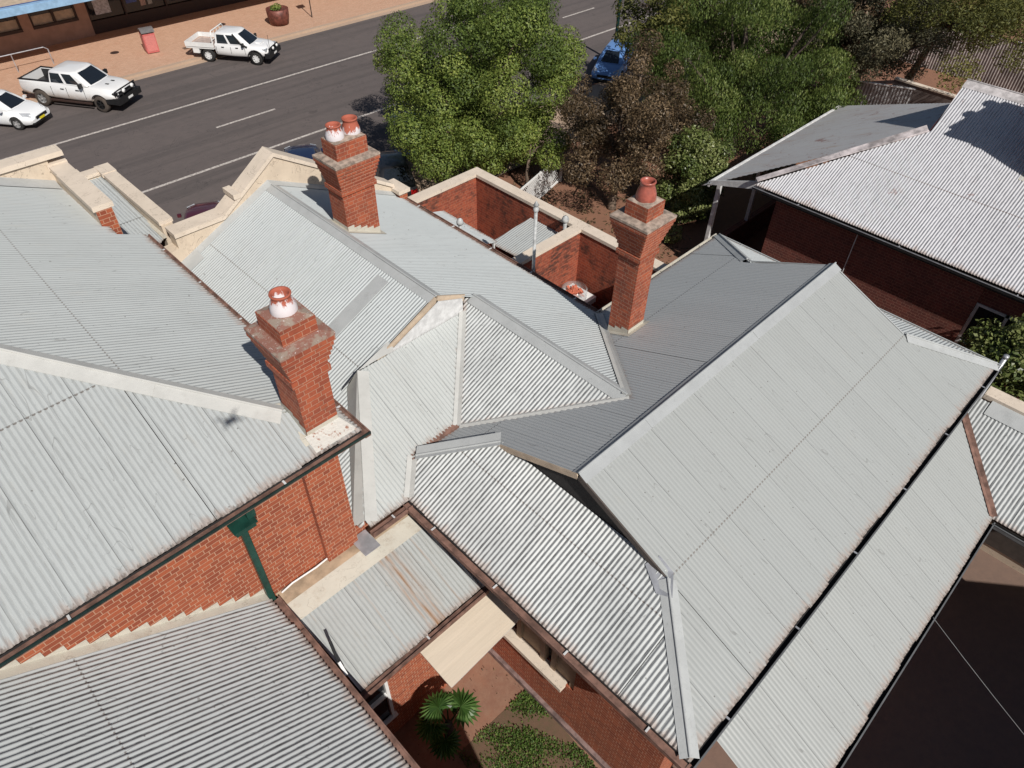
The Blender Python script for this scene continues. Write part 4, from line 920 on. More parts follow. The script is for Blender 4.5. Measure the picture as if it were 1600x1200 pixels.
# ------------------------------------------------------------------ shop across the street
SH = thing('shop_building', 'shop across the street with blue edged awning, salmon rendered wall and dark display windows', 'shop', (14, 56, 0))
MT['render'] = simple('salmon_render', (0.40, 0.25, 0.19), .85, 0, .08, 2)
MT['shopdark'] = simple('dark_brown_frame', (0.045, 0.025, 0.02), .6)
s_ = MB(); s_.box(-20, 54.3, 0, 0.0, 60, 4.6); s_.box(0, 54.3, 0, 15.45, 54.6, 1.2); s_.box(0, 54.3, 2.9, 15.45, 54.6, 4.6)
s_.box(14.8, 54.3, 1.2, 15.45, 54.6, 2.9); s_.box(11.45, 54.3, 1.2, 12.05, 54.6, 2.9); s_.box(0, 54.3, 1.2, 8.0, 54.6, 2.9); s_.box(0, 54.6, 0, 15.45, 60, 4.6)
s_.build('wall', MT['render'], SH)
s_ = MB(); s_.box(15.46, 54.5, 0, 46, 60, .9); s_.box(15.46, 54.5, 3.0, 46, 60, 4.6); s_.box(15.46, 55.6, .9, 46, 60, 3.0)
for x in (15.46, 17.8, 20.6, 23.2, 24.6, 27.4, 30.6, 34): s_.box(x, 54.48, .1, x + .12, 54.62, 3.0)
s_.build('shopfront', MT['shopdark'], SH)
for (xa, xb) in ((12.05, 14.8), (8.0, 11.45)):
    s_ = MB(); s_.box(xa, 54.27, 1.2, xb, 54.45, 1.36); s_.box(xa, 54.33, 2.78, xb, 54.45, 2.9); s_.box(xa, 54.33, 1.36, xa + .12, 54.45, 2.78); s_.box(xb - .12, 54.33, 1.36, xb, 54.45, 2.78); s_.box((xa + xb) / 2 - .08, 54.33, 1.36, (xa + xb) / 2 + .08, 54.45, 2.78)
    o_ = s_.build('window', MT['shopdark'], SH)
    s_ = MB(); s_.box(xa + .1, 54.44, 1.3, xb - .1, 54.46, 1.9); link('blind', s_.mesh('blind'), MT['fascia'], o_)
    s_ = MB(); s_.box(xa + .1, 54.46, 1.3, xb - .1, 54.48, 2.8); link('pane', s_.mesh('pane'), MT['glass'], o_)
cols_ = [(.55, .55, .58), (.08, .12, .35), (.5, .35, .3), (.45, .45, .42), (.25, .1, .1), (.6, .6, .6), (.10, .16, .3)]
s_ = MB(); s_.box(15.2, 54.62, .95, 30.5, 54.64, 2.95); s_.build('display_window', MT['glass'], SH)
pm = [simple('poster_%d' % i, c, .6, 0, .25, 9) for i, c in enumerate(cols_)]
for i, (x, z, w2, h2) in enumerate(((16.0, 1.2, 1.0, 1.5), (18.1, 1.5, .7, .9), (19.0, 1.2, .35, 1.5), (19.5, 1.2, .3, 1.6), (20.9, 1.7, .8, 1.0), (21.9, 1.3, .5, 1.5), (22.5, 2.0, .5, .6))):
    q_ = MB(); q_.box(x, 54.60, z, x + w2, 54.615, z + h2); q_.build('poster', pm[i % 7], SH)
s_ = MB(); s_.box(-20, 49.9, 3.50, 46, 54.3, 3.58); s_.build('awning_roof', MT['fascia'], SH)
blue = simple('pale_blue_fascia', (0.26, 0.42, 0.60), .5, 0, .1, 3); dblue = simple('dark_blue_band', (0.02, 0.05, 0.22), .5)
s_ = MB(); s_.box(-20, 49.82, 3.32, 46, 49.9, 3.68); s_.box(-20, 49.9, 3.58, 46, 50.25, 3.70); aw = s_.build('awning_fascia', blue, SH)
s_ = MB(); s_.box(-20, 50.25, 3.58, 46, 50.38, 3.71); link('stripe', s_.mesh('stripe'), dblue, aw)
for x in (-6, 2, 38):
    s_ = MB(); s_.tube([(x, 50.2, 0.14), (x, 50.2, 3.5)], .05, 8); s_.build('awning_post', MT['shopdark'], SH)
s_ = MB(); s_.tube([(7.9, 50.95, .14), (7.9, 50.95, 1.15), (11.4, 50.95, 1.15), (11.6, 50.95, 1.0), (11.6, 50.95, .14)], .03, 8); s_.tube([(9.6, 50.95, .14), (9.6, 50.95, 1.15)], .025, 8)
hr = thing('handrail', 'grey tubular handrail on the far footpath in front of the salmon shop wall', 'handrail', (9.8, 50.9, .14)); s_.build('rail', MT['zinc'], hr)

# ------------------------------------------------------------------ street furniture
bn = thing('litter_bin', 'pink perforated litter bin with grey curved hood on the paved footpath', 'bin', (16.85, 49.0, .14), R(-8))
s_ = MB(); s_.box(-.36, -.36, .05, .36, .36, 1.15); s_.build('bin_body', simple('pink_enamel', (.50, .13, .12), .5, 0, .1), bn, world=False)
s_ = MB(); s_.box(-.30, -.375, .15, .30, -.362, 1.05); s_.box(-.375, -.30, .15, -.362, .30, 1.05); s_.build('panel', simple('pink_mesh_panel', (.56, .19, .17), .6, 0, .2, 60), bn, world=False)
s_ = MB(); arc = [(-.42 + .84 * i / 10, 1.22 + .20 * math.sin(math.pi * i / 10)) for i in range(11)]
for a_, b_ in zip(arc[:-1], arc[1:]): s_.prism([(-.40, a_[0], a_[1]), (-.40, b_[0], b_[1]), (-.40, b_[0], b_[1] + .03), (-.40, a_[0], a_[1] + .03)], (.8, 0, 0))
s_.build('hood', simple('grey_hood', (.14, .13, .13), .5), bn, world=False)
pt_ = thing('planter', 'rust brown half barrel planter with a small green plant on the far footpath', 'planter', (25.6, 48.4, .14))
s_ = MB(); s_.lathe([(.0, 0.02), (.62, 0.02), (.72, .5), (.75, .98), (.68, 1.0), (.66, .86), (0.0, .86)], (0, 0, 0), 24); s_.build('tub', simple('rusty_steel_tub', (.17, .055, .04), .55, .2, .35, 4), pt_, world=False, smooth=True)
s_ = MB(); s_.lathe([(.0, .88), (.66, .87)], (0, 0, 0), 24); s_.build('soil', MT['soil_dark'], pt_, world=False)
sp_ = thing('sign_pole', 'thin dark sign pole beside the kerb across the street', 'pole', (28.0, 48.1, .14))
s_ = MB(); s_.tube([(0, 0, 0), (0, 0, 2.9)], .035, 8); s_.build('pole', MT['plastic'], sp_, world=False)
s_ = MB(); s_.box(-.3, -.02, 2.2, .3, .02, 2.85); s_.build('sign_plate', MT['zinc'], sp_, world=False)
dcs = []
for (x, y) in ((15.05, 50.4), (22.6, 50.9)):
    d = MB(); d.lathe([(0.001, .012), (.24, .012), (.27, 0)], (x, y, .142), 18)
    o_ = d.build('manhole_cover', MT['shopdark']); tag(o_, 'small dark round cover in the far footpath near the %s' % ('litter bin' if x < 20 else 'tray truck'), 'manhole cover', 'round covers in the far footpath')
d = MB(); d.box(18.5, 48.0, .14, 19.3, 48.4, .152); tag(d.build('drain_grate', simple('rusty_grate', (.16, .10, .07), .8)), 'rusty rectangular grate in the pavers behind the tray truck', 'grate')
lp_ = thing('street_lamp', 'dark green street lamp pole rising among the trees by the road', 'street lamp', (0, 0, 0))
lp_.location = (37.5, 28.5, .12); lp_.matrix_world = Matrix.Translation((37.5, 28.5, .12))
s_ = MB(); s_.tube([(0, 0, 0), (0, 0, 8.5)], [.11, .07], 10); s_.tube([(0, 0, 8.4), (0, .9, 8.9), (0, 1.8, 8.95)], .045, 8); s_.build('pole', MT['green'], lp_, world=False, smooth=True)
s_ = MB(); s_.box(-.14, 1.7, 8.85, .14, 2.4, 8.98); s_.build('lantern', MT['zinc'], lp_, world=False)
# white lattice gate and brown front fence
lf = thing('lattice_fence', 'low white lattice fence panel between the brick yard wall and the front garden', 'fence', (20.6, 20.2, 0))
f0 = Vector((19.6, 19.2, 0)); f1 = Vector((23.6, 20.3, 0)); dd = (f1 - f0).normalized(); Lf = (f1 - f0).length
s_ = MB(); s_.beam(f0 + Vector((0, 0, 1.35)), f1 + Vector((0, 0, 1.35)), .06, .08); s_.beam(f0 + Vector((0, 0, .12)), f1 + Vector((0, 0, .12)), .06, .08); s_.beam(f0, f0 + Vector((0, 0, 1.45)), .1, .1); s_.beam(f1, f1 + Vector((0, 0, 1.45)), .1, .1); s_.beam((f0 + f1) / 2, (f0 + f1) / 2 + Vector((0, 0, 1.4)), .08, .08)
s_.build('rail', MT['white'], lf)
s_ = MB()
for i in range(int(Lf / .12)):
    p = f0 + dd * (.12 * i)
    for sg in (1, -1):
        a_ = p + Vector((0, 0, .15)) if sg > 0 else p + Vector((0, 0, 1.3)); b_ = a_ + dd * 1.0 + Vector((0, 0, sg * 1.13))
        if (b_ - f0).dot(dd) < Lf: s_.beam(a_, b_, .012, .03)
s_.build('lattice', MT['white'], lf)
# corrugated fences behind the neighbour's garden
def corr_fence(name, p0, p1, h, mat, label, rail=True, wave=.03, pitch=.16):
    t = thing(name, label, 'fence', ((p0[0] + p1[0]) / 2, (p0[1] + p1[1]) / 2, 0))
    a, b = Vector((*p0, 0)), Vector((*p1, 0)); d = (b - a); L2 = d.length; d.normalize(); n = Vector((-d.y, d.x, 0)); V = []; Fc = []
    N = int(L2 / pitch * 6)
    for i in range(N + 1):
        s = L2 * i / N; q = a + d * s + n * wave * math.cos(2 * math.pi * s / pitch); V += [(q.x, q.y, .02), (q.x, q.y, h)]
        if i: k = len(V); Fc.append((k - 4, k - 2, k - 1, k - 3))
    me = bpy.data.meshes.new('fence_sheet'); me.from_pydata(V, [], Fc); link('fence_sheet', me, mat, t, smooth=True)
    m_ = MB(); m_.beam(a + Vector((0, 0, h + .02)), b + Vector((0, 0, h + .02)), .1, .06); m_.build('top_rail', MT['offwhite'], t)
MT['fence'] = simple('faded_fence_iron', (0.40, 0.36, 0.34), .6, .1, .25, 1.5)
fa_, fb_ = P(1395, 92, 16.45), P(1680, 172, 16.45)
corr_fence('iron_fence', fa_[:2], fb_[:2], 2.6, MT['fence'], 'long faded pinkish corrugated iron fence at the top right behind the gum trees')
fa_, fb_ = P(1300, 122, 14.6), P(1430, 140, 14.6)
corr_fence('iron_fence', fa_[:2], fb_[:2], 1.85, simple('grey_fence_iron', (.33, .33, .34), .55, .1, .2, 2), 'grey corrugated iron side fence just beyond the neighbouring verandah roof')
lw = thing('garden_wall', 'low rendered garden wall with pale coping behind the neighbouring house', 'wall', (41, 10, 0))
wa_, wb_ = P(1400, 120, 14.75), P(1500, 151, 14.75)
s_ = MB(); s_.beam((wa_[0], wa_[1], .8), (wb_[0], wb_[1], .8), .25, 1.6); s_.build('wall', simple('brown_render', (.16, .13, .12), .9), lw)
s_ = MB(); s_.beam((wa_[0], wa_[1], 1.64), (wb_[0], wb_[1], 1.64), .33, .08); s_.build('coping', MT['cream'], lw)
gr_ = MB(); gr_.poly([(33, 13.5, .012), (60, 1, .012), (66, 8, .012), (42, 27, .012), (33, 27, .012)]); tag(gr_.build('garden_soil', MT['dirt']), kind='structure')

# ------------------------------------------------------------------ vehicles
def paint(name, col, dusty=0.0, coat=.6):
    m, N, L, B = newmat(name)
    tc = N.new('ShaderNodeTexCoord'); Pq = tc.outputs['Object']
    sep = N.new('ShaderNodeSeparateXYZ'); L.new(Pq, sep.inputs[0])
    if dusty > 0:
        k = mathn(N, L, 'ADD', mathn(N, L, 'MULTIPLY', mathn(N, L, 'SUBTRACT', 1.05, sep.outputs[2]), 1.1), mathn(N, L, 'MULTIPLY', noise(N, L, Pq, 2.2, 4), .7))
        k = mathn(N, L, 'MULTIPLY', ramp(N, L, k, .35, 1.2), dusty)
        L.new(mixc(N, L, k, col, (.45, .33, .24)), B.inputs['Base Color'])
    else: B.inputs['Base Color'].default_value = (*col, 1)
    B.inputs['Roughness'].default_value = .35; B.inputs['Coat Weight'].default_value = coat; B.inputs['Coat Roughness'].default_value = .04
    return m
def ring(x, zb, zt, hwb, hwt, crown=.02):
    h = [(0, zb), (hwb * .90, zb), (hwb * .985, zb + .10), (hwb, zb + (zt - zb) * .42), (hwb - .012, zb + (zt - zb) * .62), (hwt + .022, zt - .085), (hwt - .005, zt - .028), (hwt - .07, zt), (hwt * .5, zt + crown * .8), (0, zt + crown)]
    return [(x, y, z) for y, z in h] + [(x, -y, z) for y, z in h[-2:0:-1]]
def loft(rings, caps=True):
    mb = MB(); n = len(rings[0])
    for r in rings: mb.v += r
    for i in range(len(rings) - 1):
        for k in range(n):
            mb.f.append([i * n + k, i * n + (k + 1) % n, (i + 1) * n + (k + 1) % n, (i + 1) * n + k]); mb.mi.append(0)
    if caps:
        mb.f.append(list(range(n))[::-1]); mb.mi.append(0); mb.f.append([(len(rings) - 1) * n + k for k in range(n)]); mb.mi.append(0)
    return mb
def smooth_sharp(o, ang=38):
    o.data.polygons.foreach_set('use_smooth', [True] * len(o.data.polygons)); o.data.set_sharp_from_angle(angle=R(ang))
def cut(o, cutters):
    tmp = []
    for me in cutters:
        c = bpy.data.objects.new('tmp_cut', me); C.objects.link(c); c.matrix_world = o.matrix_world.copy() if not o.parent else wm(o)
        m_ = o.modifiers.new('b', 'BOOLEAN'); m_.operation = 'DIFFERENCE'; m_.object = c; m_.solver = 'EXACT'; tmp.append(c)
    bpy.context.view_layer.update()
    dg = bpy.context.evaluated_depsgraph_get(); nm = bpy.data.meshes.new_from_object(o.evaluated_get(dg))
    o.modifiers.clear(); o.data = nm
    for c in tmp: bpy.data.objects.remove(c)
def cyl_mesh(x, z, r, y0, y1, seg=24):
    mb = MB(); mb.tube([(x, y0, z), (x, y1, z)], r, seg); me = mb.mesh('c'); bm = bmesh.new(); bm.from_mesh(me); bmesh.ops.recalc_face_normals(bm, faces=bm.faces); bm.to_mesh(me); bm.free(); return me
def wheel(t, x, y, r, wd, sgn, tyre, rim, steer=0.0, spokes=6):
    mb = MB(); mb.lathe([(r * .60, -wd / 2), (r * .93, -wd / 2), (r, -wd * .36), (r, wd * .36), (r * .93, wd / 2), (r * .60, wd / 2)], (0, 0, 0), 28, axis='y')
    o = mb.build('tyre', tyre, t, world=False, smooth=True)
    o.matrix_basis = Matrix.Translation((x, y, r)) @ Matrix.Rotation(steer, 4, 'Z')
    q = MB(); fy = sgn
    q.lathe([(r * .62, -wd * .46), (r * .62, wd * .46)], (0, 0, 0), 24, axis='y')
    for k in range(spokes):
        a = 2 * math.pi * k / spokes
        q.beam((r * .08 * math.cos(a), fy * wd * .36, r * .08 * math.sin(a)), (r * .60 * math.cos(a), fy * wd * .40, r * .60 * math.sin(a)), r * .17, .03, up=(0, 1, 0))
    q.lathe([(.001, -wd * .30 * -1 if False else fy * -wd * .40), (r * .2, fy * -wd * .40)], (0, 0, 0), 16, axis='y')
    q.lathe([(.001, fy * wd * 0.0), (r * .61, fy * wd * 0.0)], (0, 0, 0), 20, axis='y')
    link('rim', q.mesh('rim'), rim, o, world=False)
def cabin(t, base, roof, zb, zr, hb, ht, pm_, glass, doors, frame_front=.07, name='cabin'):
    """base=(rear,front) x at the belt, roof=(rear,front) x; side windows doors=[(s0,s1)...]"""
    rings = []
    for f, inset in ((0, 0), (.55, .0), (.90, .0), (.97, .025), (1.0, .09)):
        xr = base[0] + (roof[0] - base[0]) * f + inset; xf = base[1] + (roof[1] - base[1]) * f - inset
        hw = hb + (ht - hb) * (f ** 1.2) - inset; z = zb + (zr - zb) * f
        c = .12
        rings.append([(xr, -hw + c, z), (xr + c * .6, -hw, z), (xf - c * 1.3, -hw, z), (xf, -hw + c * 1.6, z), (xf + .05, 0, z), (xf, hw - c * 1.6, z), (xf - c * 1.3, hw, z), (xr + c * .6, hw, z), (xr, hw - c, z), (xr - .02, 0, z)])
    n = len(rings[0]); mb = MB()
    for r in rings: mb.v += r
    for i in range(len(rings) - 1):
        for k in range(n):
            mb.f.append([i * n + k, i * n + (k + 1) % n, (i + 1) * n + (k + 1) % n, (i + 1) * n + k]); mb.mi.append(0)
    mb.v.append(((roof[0] + roof[1]) / 2, 0, zr + .03)); c_ = len(mb.v) - 1; b0 = (len(rings) - 1) * n
    for k in range(n): mb.f.append([b0 + k, b0 + (k + 1) % n, c_]); mb.mi.append(0)
    o = mb.build(name, pm_, t, world=False); smooth_sharp(o, 50)
    def sp(f, s, sg, off=.006):            # point on the side
        xr = base[0] + (roof[0] - base[0]) * f; xf = base[1] + (roof[1] - base[1]) * f
        hw = hb + (ht - hb) * (f ** 1.2); return (xr + (xf - xr) * s, sg * (hw + off), zb + (zr - zb) * f)
    for sg in (1, -1):
        for (s0, s1) in doors:
            w_ = MB(); fs = [.10, .35, .6, .84]
            for a, b in zip(fs[:-1], fs[1:]):
                pts = [sp(a, s0, sg), sp(a, s1, sg), sp(b, s1, sg), sp(b, s0, sg)]; w_.poly(pts if sg < 0 else pts[::-1])
            w_.build('side_window', glass, t, world=False)
    for nm_, fr in (('windscreen', 1), ('rear_window', 0)):
        w_ = MB()
        def xp(f): return (base[fr] + (roof[fr] - base[fr]) * f) + (.062 if fr else -.032)
        def hp(f): return (hb + (ht - hb) * (f ** 1.2)) - (.22 if fr else .18)
        for a, b in ((.06, .5), (.5, .90)):
            for sg in (1, -1):
                dx = (-.045 if fr else .02)
                pts = [(xp(a), 0, zb + (zr - zb) * a), (xp(a) + dx, sg * hp(a), zb + (zr - zb) * a), (xp(b) + dx, sg * hp(b), zb + (zr - zb) * b), (xp(b), 0, zb + (zr - zb) * b)]
                w_.poly(pts if (sg > 0) == (fr == 1) else pts[::-1])
        w_.build(nm_, glass, t, world=False)
    return o
GL = simple('tinted_car_glass', (0.012, 0.016, 0.022), .04, 0, .02, coat=.5)
HL = simple('headlamp_glass', (0.55, 0.57, 0.6), .15, .3, .15, 25, coat=.8)
PB = MT['plastic']
def place(name, label, cat, x, y, hd, grp=None):
    return thing(name, label, cat, (x, y, .01), hd, grp)
def pickup_ram():
    f = Vector((11.15, 42.40, 0)); r = Vector((9.17, 45.37, 0)); h = (f - r).normalized(); left = Vector((-h.y, h.x, 0)); c = (f + r) / 2 + left * .86
    t = place('pickup_truck', 'large white dual cab pickup with dusty flanks, black bullbar and open tub', 'pickup truck', c.x, c.y, math.atan2(h.y, h.x), 'vehicles parked across the street')
    pm_ = paint('dusty_white_paint', (.74, .74, .74), .85)
    st = [(-2.88, .78, 1.22, .93, .88), (-2.80, .62, 1.34, .98, .93), (-1.9, .58, 1.36, 1.0, .94), (-.9, .52, 1.36, 1.0, .93), (.2, .50, 1.30, 1.0, .92), (1.0, .50, 1.27, 1.0, .91), (1.35, .52, 1.28, 1.0, .90), (2.0, .60, 1.25, 1.0, .86), (2.5, .64, 1.17, .98, .80), (2.72, .70, 1.06, .93, .74), (2.80, .76, .96, .86, .68)]
    mb = loft([ring(*q) for q in st]); o = mb.build('body', pm_, t, world=False)
    tub = MB(); tub.box(-2.76, -.80, .88, -.98, .80, 1.6)
    cut(o, [cyl_mesh(x, .44, .52, y0, y1) for x in (-1.785, 1.785) for y0, y1 in ((-1.2, -.68), (.68, 1.2))] + [tub.mesh('tub')]); smooth_sharp(o)
    s = MB(); s.box(-2.86, -.94, 1.345, -.92, -.80, 1.375); s.box(-2.86, .80, 1.345, -.92, .94, 1.375); s.box(-2.86, -.8, 1.335, -2.76, .8, 1.37); s.box(-2.75, -.79, .885, -.99, .79, .90); s.box(-1.02, -.79, .9, -.985, .79, 1.3); s.box(-2.76, -.80, .9, -.99, -.775, 1.3); s.box(-2.76, .775, .9, -.99, .80, 1.3)
    s.build('tub_liner', PB, t, world=False)
    cabin(t, (-1.02, 1.42), (-.90, .62), 1.29, 1.92, .93, .79, pm_, GL, ((.07, .40), (.47, .80)))
    for q in (0,):
        s = MB(); s.box(-.95, -.905, 1.26, -.55, .905, 1.34)
    for x in (-1.785, 1.785):
        for sg in (1, -1): wheel(t, x, sg * .86, .42, .28, sg, MT['rubber_dusty'], MT['chrome'] if x < 0 else PB, 0 if x < 0 else R(-6), 5)
    s = MB()   # black steel front bar
    s.box(2.62, -.98, .48, 2.98, .98, .80); s.prism([(2.70, -.99, .5), (2.2, -1.02, .5), (2.2, -1.02, .74), (2.70, -.99, .8)], (0, .08, 0)); s.prism([(2.70, .91, .5), (2.2, .94, .5), (2.2, .94, .74), (2.70, .91, .8)], (0, .08, 0))
    for z in (.95, 1.20): s.tube([(2.72, -.85, z - .12), (2.92, -.72, z), (2.92, .72, z), (2.72, .85, z - .12)], .035, 8)
    for y in (-.45, .45): s.tube([(2.92, y, .75), (2.92, y, 1.22)], .035, 8)
    s.box(2.78, -.62, .72, 2.82, .62, 1.02)
    s.build('bullbar', PB, t, world=False)
    for sg in (1, -1):
        s = MB(); s.box(2.60, min(sg * .66, sg * .90), .86, 2.79, max(sg * .66, sg * .90), 1.05); s.build('headlight', PB, t, world=False)
        s = MB(); s.lathe([(.001, -.05), (.10, -.05), (.11, .0), (.10, .05), (.001, .06)], (0, 0, 0), 16, axis='y'); o2 = s.build('spotlight', MT['white'], t, world=False, smooth=True); o2.matrix_basis = Matrix.Translation((2.98, sg * .38, 1.08)) @ Matrix.Rotation(R(90), 4, 'Z')
        s = MB(); s.box(-.05, 0, .02, .09, .20, .24); o2 = s.build('wing_mirror', PB, t, world=False); o2.matrix_basis = Matrix.Translation((1.0, sg * 1.0 - (0 if sg > 0 else .20), 1.24))
        s = MB(); s.box(-1.25, min(sg * .92, sg * 1.02), .38, 1.25, max(sg * .92, sg * 1.02), .46); s.build('side_step', MT['shopdark'], t, world=False)
        for x in (-.35, .55):
            s = MB(); s.box(x, min(sg * .995, sg * 1.02), 1.06, x + .2, max(sg * .995, sg * 1.02), 1.10); s.build('door_handle', PB, t, world=False)
    for sg in (1, -1):
        for x in (-.93, -.02, 1.02):
            s = MB(); s.box(x, min(sg * .985, sg * 1.003), .66, x + .018, max(sg * .985, sg * 1.003), 1.16); s.build('panel_gap', PB, t, world=False)
    s = MB(); s.box(1.30, -.86, 1.283, 1.34, .86, 1.302); s.build('wiper_cowl', PB, t, world=False)
    s = MB(); s.box(2.985, -.2, .56, 2.995, .2, .67); s.build('number_plate', MT['white'], t, world=False)
    s = MB(); s.box(1.9, -.30, 1.272, 2.1, -.2, 1.285); s.box(1.9, .2, 1.272, 2.1, .3, 1.285); s.build('bonnet_vent', PB, t, world=False)
    s = MB(); s.box(-2.98, -.9, .5, -2.8, .9, .66); s.build('rear_bumper', PB, t, world=False)
MT['traymat'] = simple('worn_tray_floor', (.42, .33, .29), .8, 0, .15, 6)
def ute_tray():
    f = Vector((20.76, 42.97, 0)); r = Vector((18.91, 45.43, 0)); h = (f - r).normalized(); left = Vector((-h.y, h.x, 0)); c = (f + r) / 2 + left * .74
    t = place('utility_truck', 'white dual cab tray truck with drop sides and white wheels near the planter', 'utility truck', c.x, c.y, math.atan2(h.y, h.x), 'vehicles parked across the street')
    pm_ = paint('white_truck_paint', (.78, .78, .78), .15)
    st = [(-.98, .48, 1.12, .84, .80), (-.9, .46, 1.14, .86, .82), (.2, .44, 1.10, .87, .81), (.95, .46, 1.09, .87, .80), (1.3, .5, 1.09, .87, .79), (1.9, .52, 1.04, .86, .74), (2.15, .56, .97, .82, .68), (2.28, .62, .84, .74, .60)]
    o = loft([ring(*q) for q in st]).build('body', pm_, t, world=False)
    cut(o, [cyl_mesh(1.54, .38, .46, y0, y1) for y0, y1 in ((-1.1, -.56), (.56, 1.1))]); smooth_sharp(o)
    cabin(t, (-.99, 1.22), (-.90, .42), 1.08, 1.72, .82, .69, pm_, GL, ((.09, .42), (.49, .82)))
    s = MB()
    s.box(-2.85, -.89, .78, -1.06, .89, .84)
    fl_ = MB(); fl_.box(-2.83, -.87, .84, -1.08, .87, .855); fl_.build('tray_floor', MT['traymat'], t, world=False)
    s.box(-2.86, -.92, .88, -1.05, -.88, 1.14); s.box(-2.86, .88, .88, -1.05, .92, 1.14); s.box(-2.88, -.90, .88, -2.84, .90, 1.14)
    s.build('tray', MT['white'], t, world=False)
    s = MB(); s.tube([(-1.08, -.84, .9), (-1.08, -.84, 1.6), (-1.08, -.72, 1.78), (-1.08, .72, 1.78), (-1.08, .84, 1.6), (-1.08, .84, .9)], .035, 8)
    for y in (-.4, 0, .4): s.tube([(-1.08, y, .9), (-1.08, y, 1.78)], .02, 6)
    s.tube([(-1.08, -.8, 1.3), (-1.08, .8, 1.3)], .02, 6); s.build('headboard', MT['white'], t, world=False)
    s = MB(); s.box(-2.6, -.35, .5, -1.0, .35, .82); s.build('chassis', PB, t, world=False)
    for sg in (1, -1):
        s = MB(); s.box(-2.45, min(sg * .60, sg * .88), .50, -2.05, max(sg * .60, sg * .88), .82); s.build('tool_box', MT['white'], t, world=False)
        s = MB(); s.box(-1.98, min(sg * .62, sg * .9), .30, -1.95, max(sg * .62, sg * .9), .62); s.build('mud_flap', PB, t, world=False)
        for x in (-1.54, 1.54): wheel(t, x, sg * .74, .385, .25, sg, MT['rubber'], MT['white'], 0 if x < 0 else R(-5), 8)
        s = MB(); s.box(1.98, min(sg * .52, sg * .78), .78, 2.24, max(sg * .52, sg * .78), .95); s.build('headlight', HL, t, world=False)
        s = MB(); s.box(-.04, 0, 0, .07, .17, .20); o2 = s.build('wing_mirror', PB, t, world=False); o2.matrix_basis = Matrix.Translation((.88, sg * .86 - (0 if sg > 0 else .17), 1.06))
        s = MB(); s.tube([(1.54 + .5 * math.cos(a), sg * .885, .38 + .5 * math.sin(a)) for a in np.linspace(.1, math.pi - .1, 9)], .035, 6); s.build('wheel_flare', PB, t, world=False)
        s = MB(); s.lathe([(.001, -.04), (.085, -.04), (.09, .0), (.08, .04), (.001, .05)], (0, 0, 0), 14, axis='y'); o2 = s.build('spotlight', MT['white'], t, world=False, smooth=True); o2.matrix_basis = Matrix.Translation((2.50, sg * .28, .90)) @ Matrix.Rotation(R(90), 4, 'Z')
        for x in (-.55, .35):
            s = MB(); s.box(x, min(sg * .86, sg * .885), .93, x + .17, max(sg * .86, sg * .885), .97); s.build('door_handle', PB, t, world=False)
    s = MB(); s.box(2.15, -.86, .44, 2.46, .86, .72); s.tube([(2.40, -.55, .7), (2.46, -.48, 1.0), (2.46, .48, 1.0), (2.40, .55, .7)], .035, 8); s.box(2.27, -.5, .72, 2.31, .5, .90); s.build('bullbar', PB, t, world=False)
    for sg in (1, -1):
        for x in (-.9, .02, .92):
            s = MB(); s.box(x, min(sg * .855, sg * .873), .60, x + .016, max(sg * .855, sg * .873), .98); s.build('panel_gap', PB, t, world=False)
    s = MB(); s.box(2.465, -.18, .52, 2.475, .18, .62); s.build('number_plate', MT['white'], t, world=False)
    s = MB(); s.box(1.35, -.2, 1.09, 1.75, .2, 1.145); s.build('bonnet_scoop', pm_, t, world=False)
    s = MB(); s.tube([(1.1, -.86, 1.02), (.72, -.84, 1.20), (.25, -.70, 1.68)], .045, 8); s.build('snorkel', PB, t, world=False)
    s = MB(); s.tube([(2.42, -.6, .7), (2.46, -.62, 1.75)], .012, 6); s.build('aerial', PB, t, world=False)
